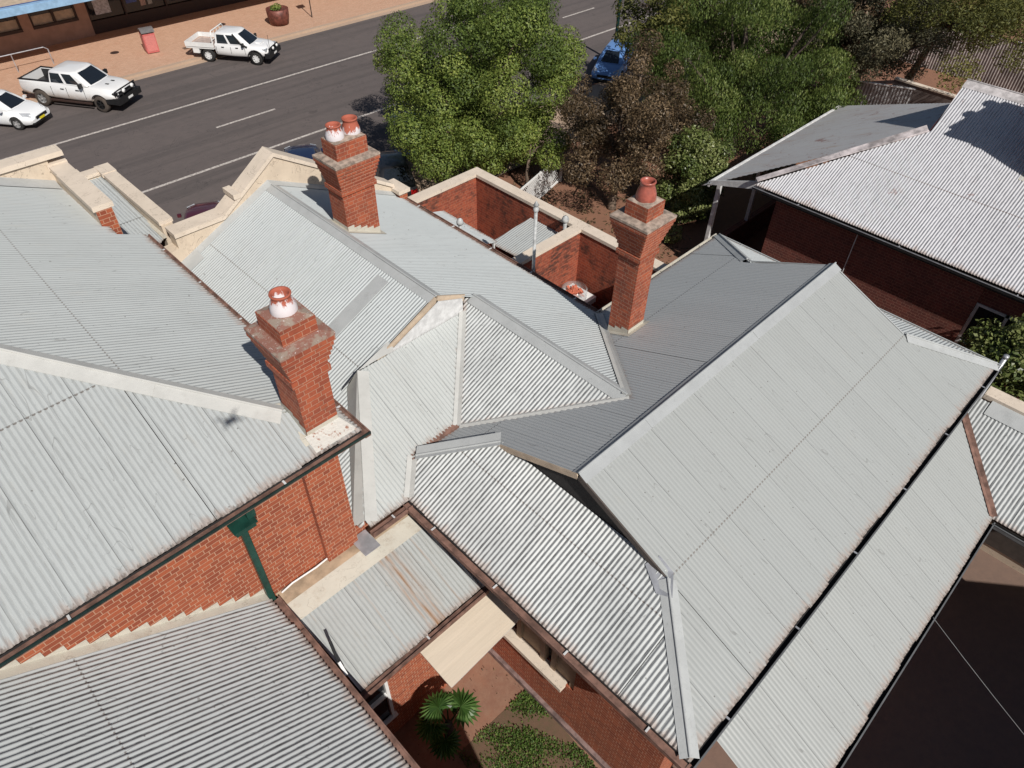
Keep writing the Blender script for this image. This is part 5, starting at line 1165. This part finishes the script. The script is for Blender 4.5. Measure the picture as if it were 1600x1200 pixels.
def small_car(name, label, cat, x, y, hd, col, Lc=4.4, W=1.8, Hc=1.47, hatch=True, group=None, plate=None, met=.0):
    t = place(name, label, cat, x, y, hd, group)
    pm_ = paint(name + '_paint', col); k = Lc / 4.4; w2 = W / 2
    st = [(-2.18 * k, .45, .80, w2 * .82, w2 * .72), (-2.08 * k, .30, .95, w2 * .95, w2 * .84), (-1.3 * k, .24, .98, w2, w2 * .88), (-.2 * k, .22, .97, w2, w2 * .88), (.8 * k, .22, .95, w2, w2 * .88), (1.2 * k, .24, .92, w2, w2 * .86), (1.75 * k, .26, .82, w2 * .98, w2 * .78), (2.05 * k, .30, .72, w2 * .90, w2 * .68), (2.18 * k, .36, .60, w2 * .76, w2 * .55)]
    o = loft([ring(*q) for q in st]).build('body', pm_, t, world=False)
    cut(o, [cyl_mesh(xx, .33, .375, y0, y1) for xx in (-1.32 * k, 1.32 * k) for y0, y1 in ((-1.2, -w2 + .24), (w2 - .24, 1.2))]); smooth_sharp(o)
    cabin(t, ((-2.0 if hatch else -1.55) * k, 1.15 * k), ((-1.55 if hatch else -1.0) * k, .25 * k), .95, Hc, w2 * .86, w2 * .66, pm_, GL, ((.14, .44), (.49, .84)))
    for xx in (-1.32 * k, 1.32 * k):
        for sg in (1, -1): wheel(t, xx, sg * (w2 - .12), .33, .21, sg, MT['rubber'], MT['chrome'], 0, 5)
    for sg in (1, -1):
        s = MB(); s.prism([(1.72 * k, sg * w2 * .86, .70), (2.06 * k, sg * w2 * .72, .62), (2.08 * k, sg * w2 * .50, .64), (1.95 * k, sg * w2 * .52, .76), (1.60 * k, sg * w2 * .82, .84)], (.02, sg * .015, .025)); s.build('headlight', HL, t, world=False)
        s = MB(); s.box(-.05, 0, 0, .06, .15, .12); o2 = s.build('wing_mirror', pm_, t, world=False); o2.matrix_basis = Matrix.Translation((.78 * k, sg * (w2 - .0) - (0 if sg > 0 else .16), .93))
        s = MB(); s.box(-2.185 * k, min(sg * w2 * .55, sg * w2 * .85), .66, -2.1 * k, max(sg * w2 * .55, sg * w2 * .85), .86); s.build('tail_light', simple('tail_lamp', (.35, .01, .01), .2), t, world=False)
    s = MB(); s.box(2.10 * k, -.42, .46, 2.20 * k, .42, .60); s.box(2.0 * k, -.7, .26, 2.17 * k, .7, .36); s.build('grille', PB, t, world=False)
    if plate:
        s = MB(); s.box(2.20 * k, -.19, .38, 2.212 * k, .19, .49); s.build('number_plate', simple('yellow_plate', (.75, .62, .02), .5), t, world=False)
    return t
pickup_ram(); ute_tray()
hw_ = P(18, 207, 16.45)
hd = math.atan2(-.80, .60)
cw = Vector((hw_[0], hw_[1], 0)) - Vector((.60, -.80, 0)) * 1.32 + Vector((.80, .60, 0)) * .80
small_car('hatchback', 'white hatchback with yellow number plate at the left edge, nose towards the street', 'car', cw.x + .45, cw.y, hd, (.78, .79, .80), group='vehicles parked across the street', plate=True)
grp = 'cars parked on the near side of the street'
c_ = P(290, 322, 15.0); small_car('sedan', 'dark maroon car seen through the notch of the cream parapet', 'car', c_[0] + .2, c_[1] - .9, R(62), (.075, .008, .018), 4.6, hatch=False, group=grp)
c_ = P(470, 236, 15.0); small_car('sedan', 'dark navy car partly hidden behind the gable apex and chimney', 'car', c_[0], c_[1], R(62), (.012, .02, .06), 4.7, hatch=False, group=grp)
c_ = P(600, 262, 15.4); small_car('sedan', 'black car in tree shade just right of the two pot chimney', 'car', c_[0] + .4, c_[1], R(62), (.012, .012, .014), 4.5, hatch=False, group=grp)
c_ = P(640, 186, 15.2); small_car('sedan', 'blue car mostly hidden under the big green street tree', 'car', c_[0] + .2, c_[1], R(62), (.05, .13, .42), 4.5, group=grp)
c_ = P(955, 88, 15.4); small_car('hatchback', 'bright blue car in the gap between the green tree and the rust brown tree', 'car', c_[0] + .3, c_[1], R(205), (.14, .28, .58), 4.5, group=grp)
c_ = P(1012, 62, 15.4); small_car('sedan', 'mid blue car beside the green street lamp pole', 'car', c_[0] + 1.5, c_[1], R(60), (.08, .18, .42), 4.5, group=grp)
c_ = P(1150, 8, 15.4); small_car('sedan', 'white car at the top edge above the dark green weeping tree', 'car', c_[0], c_[1], R(20), (.75, .75, .76), 4.6, group=grp)

# ------------------------------------------------------------------ vegetation
def leaf_material(name, c_dark, c_mid, c_light, rough=.55, trans=.25):
    m, N, L, B = newmat(name)
    at = N.new('ShaderNodeAttribute'); at.attribute_name = 'var'
    cr = N.new('ShaderNodeValToRGB'); e = cr.color_ramp.elements
    e[0].position = 0.0; e[0].color = (*c_dark, 1); e[1].position = 1.0; e[1].color = (*c_light, 1)
    x = cr.color_ramp.elements.new(.5); x.color = (*c_mid, 1)
    L.new(at.outputs['Fac'], cr.inputs[0]); L.new(cr.outputs[0], B.inputs['Base Color'])
    B.inputs['Roughness'].default_value = rough; B.inputs['Specular IOR Level'].default_value = .35
    if trans:
        tr = N.new('ShaderNodeBsdfTranslucent'); L.new(cr.outputs[0], tr.inputs[0]); mx = N.new('ShaderNodeMixShader'); mx.inputs[0].default_value = trans
        L.new(B.outputs[0], mx.inputs[1]); L.new(tr.outputs[0], mx.inputs[2]); L.new(mx.outputs[0], N['Material Output'].inputs[0])
    return m
def leaves(name, blobs, n_leaf, size, mat, parent, aspect=.55, inner=.55, droop=0.0, updown=.4, spread=1.0, flat=0.8, rnd=.55):
    """blobs: (cx,cy,cz,rx,ry,rz,tone). leaf quads scattered mostly in the outer shell of every blob"""
    vol = np.array([(b[3] * b[4] + b[4] * b[5] + b[3] * b[5]) for b in blobs]); cnt = np.maximum(8, (vol / vol.sum() * n_leaf)).astype(int)
    cen, rad, tone, dirs = [], [], [], []
    for b, c in zip(blobs, cnt):
        d = rng.normal(size=(c, 3)); d /= np.linalg.norm(d, axis=1)[:, None]
        rr_ = inner + (1.08 - inner) * rng.random(c) ** .45
        bump_ = 1 + .16 * np.sin(d[:, 0] * 7 + b[0] * 3) * np.sin(d[:, 1] * 6 + b[1] * 5) * np.sin(d[:, 2] * 6 + 1)
        p = np.array(b[:3]) + d * np.array(b[3:6]) * (rr_ * bump_)[:, None]
        cen.append(p); dirs.append(d); tone.append(np.clip(b[6] + rng.normal(0, .17, c), 0, 1))
    cen = np.concatenate(cen); dirs = np.concatenate(dirs); tone = np.concatenate(tone); n = len(cen)
    nrm = dirs * flat + rng.normal(size=(n, 3)) * rnd + np.array([0, 0, updown]); nrm /= np.linalg.norm(nrm, axis=1)[:, None]
    ax = rng.normal(size=(n, 3)) + np.array([0, 0, -droop * 3]); ax -= nrm * (ax * nrm).sum(1)[:, None] * (0 if droop > .5 else 1); ax /= np.linalg.norm(ax, axis=1)[:, None]
    bx_ = np.cross(nrm, ax); bx_ /= np.linalg.norm(bx_, axis=1)[:, None] + 1e-9
    s = size * (.6 + .8 * rng.random(n))[:, None]
    V = np.stack([cen - ax * s * .5, cen + bx_ * s * .5 * aspect + nrm * s * .08, cen + ax * s * .5, cen - bx_ * s * .5 * aspect + nrm * s * .08], 1).reshape(-1, 3).astype(np.float32)
    me = bpy.data.meshes.new(name); me.vertices.add(4 * n); me.vertices.foreach_set('co', V.ravel())
    me.loops.add(4 * n); me.loops.foreach_set('vertex_index', np.arange(4 * n, dtype=np.int32))
    me.polygons.add(n); me.polygons.foreach_set('loop_start', np.arange(0, 4 * n, 4, dtype=np.int32)); me.polygons.foreach_set('loop_total', np.full(n, 4, dtype=np.int32))
    me.update(calc_edges=True); at = me.attributes.new('var', 'FLOAT', 'FACE'); at.data.foreach_set('value', tone.astype(np.float32))
    return link(name, me, mat, parent)
def crown_blobs(c, r, n, br, seed, shell=.62, tonebase=.5, lower=-.75, jit=.25):
    rs = random.Random(seed); out = []
    while len(out) < n:
        d = Vector((rs.gauss(0, 1), rs.gauss(0, 1), rs.gauss(0, 1))).normalized()
        if d.z < lower: continue
        k = shell + (1 - shell) * rs.random() if rs.random() < .8 else rs.random() * shell
        p = (c[0] + d.x * r[0] * k, c[1] + d.y * r[1] * k, c[2] + d.z * r[2] * k)
        if any((Vector(p) - Vector(o[:3])).length < br * .75 for o in out) and rs.random() < .8: continue
        b = br * rs.uniform(1 - jit, 1 + jit); out.append((*p, b, b, b * .8, max(0, min(1, tonebase + rs.uniform(-.28, .28)))))
    return out
def trunk_mesh(base, blobs, fork, r0, mat, parent, seed=1, every=1, name='trunk', limbs=None):
    rs = random.Random(seed); mb = MB(); fk = Vector(fork); bs = Vector(base)
    mid = (bs + fk) / 2 + Vector((rs.uniform(-.15, .15), rs.uniform(-.15, .15), 0))
    mb.tube([bs - Vector((0, 0, .1)), bs + (mid - bs) * .15 + Vector((0, 0, .05)), mid, fk], [r0 * 1.5, r0 * 1.05, r0 * .85, r0 * .75], 9)
    for b in blobs[::every]:
        t = Vector(b[:3]); d = t - fk; m1 = fk + d * .4 + Vector((rs.uniform(-.3, .3), rs.uniform(-.3, .3), rs.uniform(.0, .35))); m2 = fk + d * .72 + Vector((rs.uniform(-.2, .2), rs.uniform(-.2, .2), rs.uniform(-.1, .2)))
        rr_ = r0 * rs.uniform(.28, .5); mb.tube([fk, m1, m2, t], [rr_, rr_ * .7, rr_ * .45, rr_ * .15], 6, caps=False)
    return mb.build(name, mat, parent, smooth=True)
def tree(name, label, base, crown, r, nb, br, nl, ls, mat, bark, seed, group=None, keep=None, fork=None, r0=.18, cat='tree', extra=(), **kw):
    t = thing(name, label, cat, base, 0, group)
    lk = {k_: kw.pop(k_) for k_ in list(kw) if k_ in ('aspect', 'inner', 'droop', 'updown', 'flat', 'rnd')}
    bl = crown_blobs(crown, r, nb, br, seed, **kw) + list(extra)
    if keep: bl = [b for b in bl if keep(b)]
    fork = fork or (base[0] + (crown[0] - base[0]) * .5, base[1] + (crown[1] - base[1]) * .5, base[2] + (crown[2] - r[2] * .55 - base[2]) * .9)
    trunk_mesh(base, bl, fork, r0, bark, t, seed, every=max(1, nb // 22))
    leaves('crown', bl, nl, ls, mat, t, **lk)
    return t
LG = leaf_material('bright_green_leaf', (.05, .08, .018), (.14, .195, .038), (.32, .36, .085))
LR = leaf_material('rust_brown_leaf', (.035, .026, .014), (.105, .070, .038), (.30, .21, .12), .5, .15)
LW = leaf_material('weeping_green_leaf', (.03, .05, .012), (.10, .145, .03), (.25, .28, .085))
LS = leaf_material('glossy_green_leaf', (.035, .06, .018), (.12, .155, .04), (.30, .32, .13), .4, .2)
LO = leaf_material('olive_gum_leaf', (.035, .036, .022), (.09, .085, .05), (.18, .16, .09), .6, .15)
LY = leaf_material('yellow_green_leaf', (.055, .065, .018), (.15, .155, .04), (.27, .25, .07), .6, .3)
BK, BD = MT['bark'], MT['bark_dark']
def PX(px, py, h): return P(px, py, h)
leaves('plant', [(25.6, 48.4, 1.22, .3, .3, .22, .7), (25.4, 48.5, 1.15, .2, .2, .15, .5)], 260, .13, leaf_material('planter_leaf', (.05, .09, .02), (.12, .2, .04), (.3, .32, .08)), pt_)
GAP_AT = P(952, 84, 13.2)
def off_gap(b):      # leave the opening through which the parked car shows
    q = np.array(b[:3]) - np.array([0, 0, CH]); t = (q @ RT) / (q @ FW) * F_PX + 800, 600 - (q @ UP) / (q @ FW) * F_PX
    rad = b[3] / np.linalg.norm(q) * F_PX
    return not (918 - rad * .7 < t[0] < 985 + rad * .7 and 50 - rad * .5 < t[1] < 112 + rad * .7)
# 1 big clumpy green tree by the road
cc = PX(742, 128, 12.3); bs = PX(735, 235, 16.45)
tree('street_tree', 'large bright green tree with tight rounded leaf clumps overhanging the road', (cc[0] - .2, cc[1] - .3, 0), cc, (4.5, 4.3, 3.9), 125, .76, 165000, .10, LG, BK, 101, r0=.24, shell=.74, tonebase=.42, inner=.60, flat=1.2, lower=-.95, rnd=.5, jit=.42, keep=off_gap,
     extra=[(*PX(x, y, h), b, b, b * .85, tn) for x, y, h, b, tn in ((622, 85, 12.6, .75, .5), (600, 100, 12.8, .5, .5), (650, 62, 12.3, .6, .6), (885, 60, 12.6, .7, .6), (900, 75, 12.9, .5, .5), (870, 88, 12.9, .6, .45), (680, 250, 13.8, .95, .5), (650, 235, 13.8, .55, .4), (715, 235, 13.6, .7, .5), (750, 225, 13.2, .7, .5), (640, 210, 13.3, .6, .5), (690, 205, 13.0, .8, .5))])
# small green tree right of it
cc = PX(828, 215, 13.9); tree('small_tree', 'small bright green tree in front of the big one near the lattice fence', (cc[0], cc[1], 0), cc, (1.6, 1.6, 1.4), 15, .5, 16000, .095, LG, BK, 102, r0=.09, tonebase=.6)
# 2 rust-brown tree
cc = PX(985, 180, 12.6)
tree('brown_tree', 'rust brown leaved tree with a pale trunk rising from the front garden', (23.46, 17.04, 0), cc, (3.0, 3.0, 2.9), 62, .58, 52000, .11, LR, BK, 103, keep=off_gap, fork=(23.9, 17.4, 2.4), r0=.17, shell=.5, tonebase=.42, aspect=.4, inner=.4, flat=.8,
     extra=[(*PX(x, y, h), b, b, b, tn) for x, y, h, b, tn in ((905, 135, 12.9, .6, .5), (900, 175, 13.0, .6, .45), (908, 215, 13.2, .6, .45), (1010, 60, 11.8, .45, .7), (945, 70, 12.0, .3, .8), (1000, 90, 12.0, .7, .6), (1050, 200, 13.0, .8, .45), (905, 262, 13.8, .7, .5), (960, 275, 14.0, .7, .55), (1010, 262, 13.8, .7, .5))])
# 3 big weeping green tree
cc = PX(1170, 110, 12.3)
wl = []
rs3 = random.Random(5)
tree('weeping_tree', 'large dark green tree with drooping feathery foliage behind the neighbouring verandah', (cc[0], cc[1], 0), cc, (5.6, 5.2, 3.6), 116, .72, 135000, .12, LW, BD, 104, r0=.3, shell=.62, tonebase=.40, aspect=.34, droop=.9, inner=.62, flat=1.2, updown=.3, rnd=.45, keep=off_gap,
     extra=[(*PX(x, y, h), b, b, b * 1.3, tn) for x, y, h, b, tn in ((1180, 200, 13.4, .9, .45), (1230, 225, 13.6, .8, .4), (1280, 190, 13.4, .9, .45), (1130, 190, 13.3, .9, .4), (1310, 150, 13.0, .9, .5), (1090, 120, 12.8, .9, .5), (1240, 180, 13.2, .8, .5), (1200, 260, 14.4, .6, .3), (1270, 215, 14.0, .7, .4), (1130, 60, 12.0, 1.0, .6), (1160, 85, 12.3, 1.0, .4), (1200, 60, 11.8, 1.0, .5), (1235, 90, 12.2, 1.0, .5), (1120, 95, 12.6, .9, .4), (1100, 50, 12.0, .8, .6), (1260, 60, 11.8, 1.0, .4))])
# 4 glossy shrub against the verandah
cc = PX(1085, 262, 14.2)
tree('leafy_shrub', 'glossy mid green rounded shrub standing left of the neighbouring verandah corner', (cc[0], cc[1], 0), (cc[0], cc[1], 2.0), (1.5, 1.5, 1.9), 40, .48, 30000, .105, LS, BK, 105, r0=.08, cat='shrub', tonebase=.55, lower=-1.1,
     extra=[(*PX(x, y, h), b, b, b, tn) for x, y, h, b, tn in ((1062, 330, 15.6, .45, .7), (1050, 365, 16.0, .4, .7), (1040, 300, 15.0, .45, .5), (1075, 300, 14.9, .5, .6), (1030, 330, 15.8, .35, .5))])
# 5 olive gum behind
cc = PX(1362, 45, 11.2)
tree('gum_tree', 'dull olive brown gum tree with dense crown in front of the grey side fence', (cc[0] + .5, cc[1], 0), cc, (3.6, 4.4, 3.0), 74, .7, 60000, .13, LO, BD, 106, r0=.28, shell=.45, aspect=.35, inner=.25, flat=.3)
# 6 yellow gum right
cc = PX(1550, 8, 9.5); bs = PX(1418, 128, 16.45)
tree('gum_tree', 'airy yellow green gum tree with a dark leaning trunk at the top right corner', bs, cc, (6.0, 5.0, 2.6), 70, .75, 40000, .14, LY, BD, 107, fork=PX(1470, 45, 12.0), r0=.22, shell=.4, aspect=.35, inner=.15, flat=.3,
     extra=[(*PX(x, y, h), b, b, b * .7, tn) for x, y, h, b, tn in ((1585, 92, 12.0, .8, .4), (1530, 60, 11.0, .8, .5), (1450, 30, 11.0, .9, .6), (1475, 88, 13.8, .35, .4))])
cc = PX(1300, 12, 11.0)
tree('gum_tree', 'reddish brown gum tree at the top edge between the weeping tree and olive gum', (cc[0], cc[1], 0), cc, (3.0, 3.6, 3.0), 40, .8, 16000, .2, LR, BD, 108, r0=.2, shell=.4, aspect=.35, inner=.2, flat=.3, tonebase=.35)
# 7 thin autumn tree near the lamp
cc = PX(1045, 45, 11.6)
tree('street_tree', 'thin half bare tree with yellow green leaves beside the green lamp pole', (cc[0], cc[1], 0), cc, (2.6, 2.6, 2.6), 36, .55, 9000, .17, LY, BD, 109, r0=.16, shell=.5, inner=.2, tonebase=.45,
     extra=[(*PX(x, y, h), .35, .35, .3, .15) for x, y, h in ((985, 5, 11.0), (1000, 22, 11.4), (1030, 22, 11.2), (1020, 8, 10.9))])
cc = PX(1100, 8, 11.3)
tree('street_tree', 'dark bare branched tree with sparse brown leaves at the top edge', (cc[0], cc[1], 0), cc, (3.6, 3.2, 2.4), 30, .55, 6000, .17, LR, BD, 110, r0=.2, shell=.4, inner=.2, tonebase=.1)
# 8 right edge bush next to the neighbour wall
cc = PX(1585, 572, 13.3)
tree('leafy_shrub', 'green bushy tree at the right edge between the flue pipe and the neighbour window', (cc[0], cc[1], 0), cc, (1.3, 1.3, 1.5), 26, .5, 12000, .13, LS, BD, 111, r0=.08, tonebase=.6, cat='shrub',
     extra=[(*PX(1592, 655, 12.7), .3, .3, .25, .3)])

# fan palm in the courtyard
MT['palm'] = leaf_material('palm_leaf', (.03, .075, .018), (.065, .14, .03), (.14, .23, .07), .4, .3)
pt3 = PX(700, 1125, 14.9)
pal = thing('fan_palm', 'young fan palm with round pleated leaves half in shade in the small courtyard', 'palm', (pt3[0], pt3[1], 0))
tk = MB(); tk.tube([(pt3[0], pt3[1], 0), (pt3[0] + .02, pt3[1], .9), (pt3[0], pt3[1], 1.4)], [.14, .12, .08], 10); tk.build('trunk', BD, pal, smooth=True)
fans = [(-.38, .22, .62, .40, 165), (-.02, .36, .78, .42, 100), (.46, .0, .66, .46, -5), (.30, .40, .45, .36, 50), (-.35, -.25, .35, .38, 215)]
for dx, dy, dz, rr_, az in fans:
    me_v = []; me_f = []; a0_ = R(az); hub = Vector((pt3[0] + dx * .75, pt3[1] + dy * .75, .95 + dz)); out = Vector((math.cos(a0_), math.sin(a0_), -.25)).normalized(); side = Vector((-math.sin(a0_), math.cos(a0_), 0)); nn_ = out.cross(side)
    ns = 40; me_v.append(tuple(hub)); 
    for i in range(ns + 1):
        a = R(-150 + 300 * i / ns); d = out * math.cos(a) + side * math.sin(a); fold = (.03 if i % 2 else -.03)
        dr = rr_ * (.70 if i % 2 else 1.0) * (1 if i % 2 else random.uniform(.92, 1.04))
        q = hub + d * dr * .6 + nn_ * (fold); e = hub + d * dr + nn_ * fold * .3 + Vector((0, 0, -.10 * dr))
        me_v += [tuple(q), tuple(e)]
        if i: k = len(me_v); me_f += [(0, k - 4, k - 2), (k - 4, k - 3, k - 1, k - 2)]
    me = bpy.data.meshes.new('frond'); me.from_pydata(me_v, [], me_f); at = me.attributes.new('var', 'FLOAT', 'FACE'); at.data.foreach_set('value', np.clip(rng.normal(.5, .2, len(me_f)), 0, 1).astype(np.float32))
    fo = link('frond', me, MT['palm'], pal)
    st_ = MB(); st_.tube([(pt3[0], pt3[1], 1.3), tuple(hub)], [.022, .014], 6); link('stalk', st_.mesh('stalk'), MT['palm'], fo)

shade_cylinder = thing('palm_shade_caster', 'unseen round metal cylinder added to shade the courtyard palm', 'shadow caster', (1.15, -.55, 0))  # cylinder added out of view to throw shade on the palm
tk_ = MB(); tk_.lathe([(0.001, 0), (.95, 0), (.95, 6.1), (.9, 6.2), (.001, 6.45)], (1.2, -.45, 0), 40); tk_.build('shade_cylinder', MT['zinc'], shade_cylinder, smooth=False)

# weedy grass bed in the courtyard
def grass(name, poly, n, label, size=.05, mat=LG, dens=None):
    xs = [p[0] for p in poly]; ys = [p[1] for p in poly]; V = []; Fc = []; vals = []; cnt = 0
    def inside(x, y):
        c = False
        for i in range(len(poly)):
            (x0, y0), (x1, y1) = poly[i], poly[i - 1]
            if (y0 > y) != (y1 > y) and x < (x1 - x0) * (y - y0) / (y1 - y0) + x0: c = not c
        return c
    while cnt < n:
        x, y = random.uniform(min(xs), max(xs)), random.uniform(min(ys), max(ys))
        if not inside(x, y): continue
        f = math.sin(x * 3.1 + 1) * math.sin(y * 2.7 + x) + .5 * math.sin(x * 7.3 + y * 5.1)
        if f < random.uniform(-.6, 1.0): cnt += 1 if random.random() < .3 else 0; continue
        a = random.uniform(0, 6.28); s = size * random.uniform(.5, 1.5); h = random.uniform(.01, .07)
        k = len(V); V += [(x, y, .01), (x + s * math.cos(a), y + s * math.sin(a), h), (x + s * math.cos(a + .6) * 1.3, y + s * math.sin(a + .6) * 1.3, h * 1.2), (x + s * math.cos(a + 1.2), y + s * math.sin(a + 1.2), h)]
        Fc.append((k, k + 1, k + 2, k + 3)); vals.append(min(1, max(0, random.gauss(.5, .25)))); cnt += 1
    me = bpy.data.meshes.new(name); me.from_pydata(V, [], Fc); at = me.attributes.new('var', 'FLOAT', 'FACE'); at.data.foreach_set('value', np.array(vals, dtype=np.float32))
    return tag(link(name, me, mat), label, 'grass', kind='stuff')
g0, g1, g2, g3 = [PX(x, y, 16.45)[:2] for x, y in ((826, 1074), (960, 1200), (960, 1330), (716, 1178))]
gp_ = [g0, (5.05, 1.0), (2.6, 1.0), g3]
sb_ = MB(); sb_.poly([(*p, .012) for p in gp_][::-1]); tag(sb_.build('garden_bed', MT['weedsoil']), kind='structure')
LGR = leaf_material('weed_leaf', (.04, .07, .015), (.085, .15, .03), (.16, .22, .05))
grass('grass', gp_, 17000, 'patchy green weeds growing in the courtyard bed', .026, LGR)
grass('leaf_litter', [(2.6, 1.0), (5.2, 1.0), (5.2, 5.7), (2.6, 5.7)], 420, 'scattered dry leaves and grit on the red courtyard soil', .022, LR)
# leaf litter in the front garden
grass('leaf_litter', [(17.2, 9.5), (21.5, 9.5), (26, 16), (24, 22), (17.2, 21)], 5000, 'scattered dry leaves on the red brown soil of the front garden', .07, LR)
# long cable over the rear yard
cb = thing('cable', 'thin pale cable hanging across the dark rear yard', 'cable', (9.5, -1.3, 3.2))
s_ = MB(); a_, b_ = Vector(P(1458, 965, 13.2)), Vector(P(1606, 1155, 14.2)); s_.tube([a_, a_.lerp(b_, .33) - Vector((0, 0, .02)), a_.lerp(b_, .66) - Vector((0, 0, .02)), b_], .006, 5); s_.build('wire', MT['zincdark'], cb)

# the quadcopter that carries the camera: its shadow falls on the left roof
dr = thing('drone', 'small grey quadcopter hovering high above the yard', 'drone', (-.10, -.18, CH + .10)); dr.scale = (.72, .72, .72)
s_ = MB(); s_.box(-.14, -.06, -.04, .14, .06, .05); s_.build('body', MT['plastic'], dr, world=False)
for sx, sy in ((1, 1), (1, -1), (-1, 1), (-1, -1)):
    s_ = MB(); s_.beam((sx * .08, sy * .04, .02), (sx * .20, sy * .17, .03), .03, .02); s_.lathe([(.001, .03), (.02, .03), (.02, .06), (.001, .06)], (sx * .20, sy * .17, 0), 10); am = s_.build('arm', MT['plastic'], dr, world=False)
    s_ = MB(); s_.beam((sx * .20 - .11, sy * .17 - .03, .065), (sx * .20 + .11, sy * .17 + .03, .065), .02, .004); link('propeller', s_.mesh('propeller'), MT['plastic'], am, world=False)
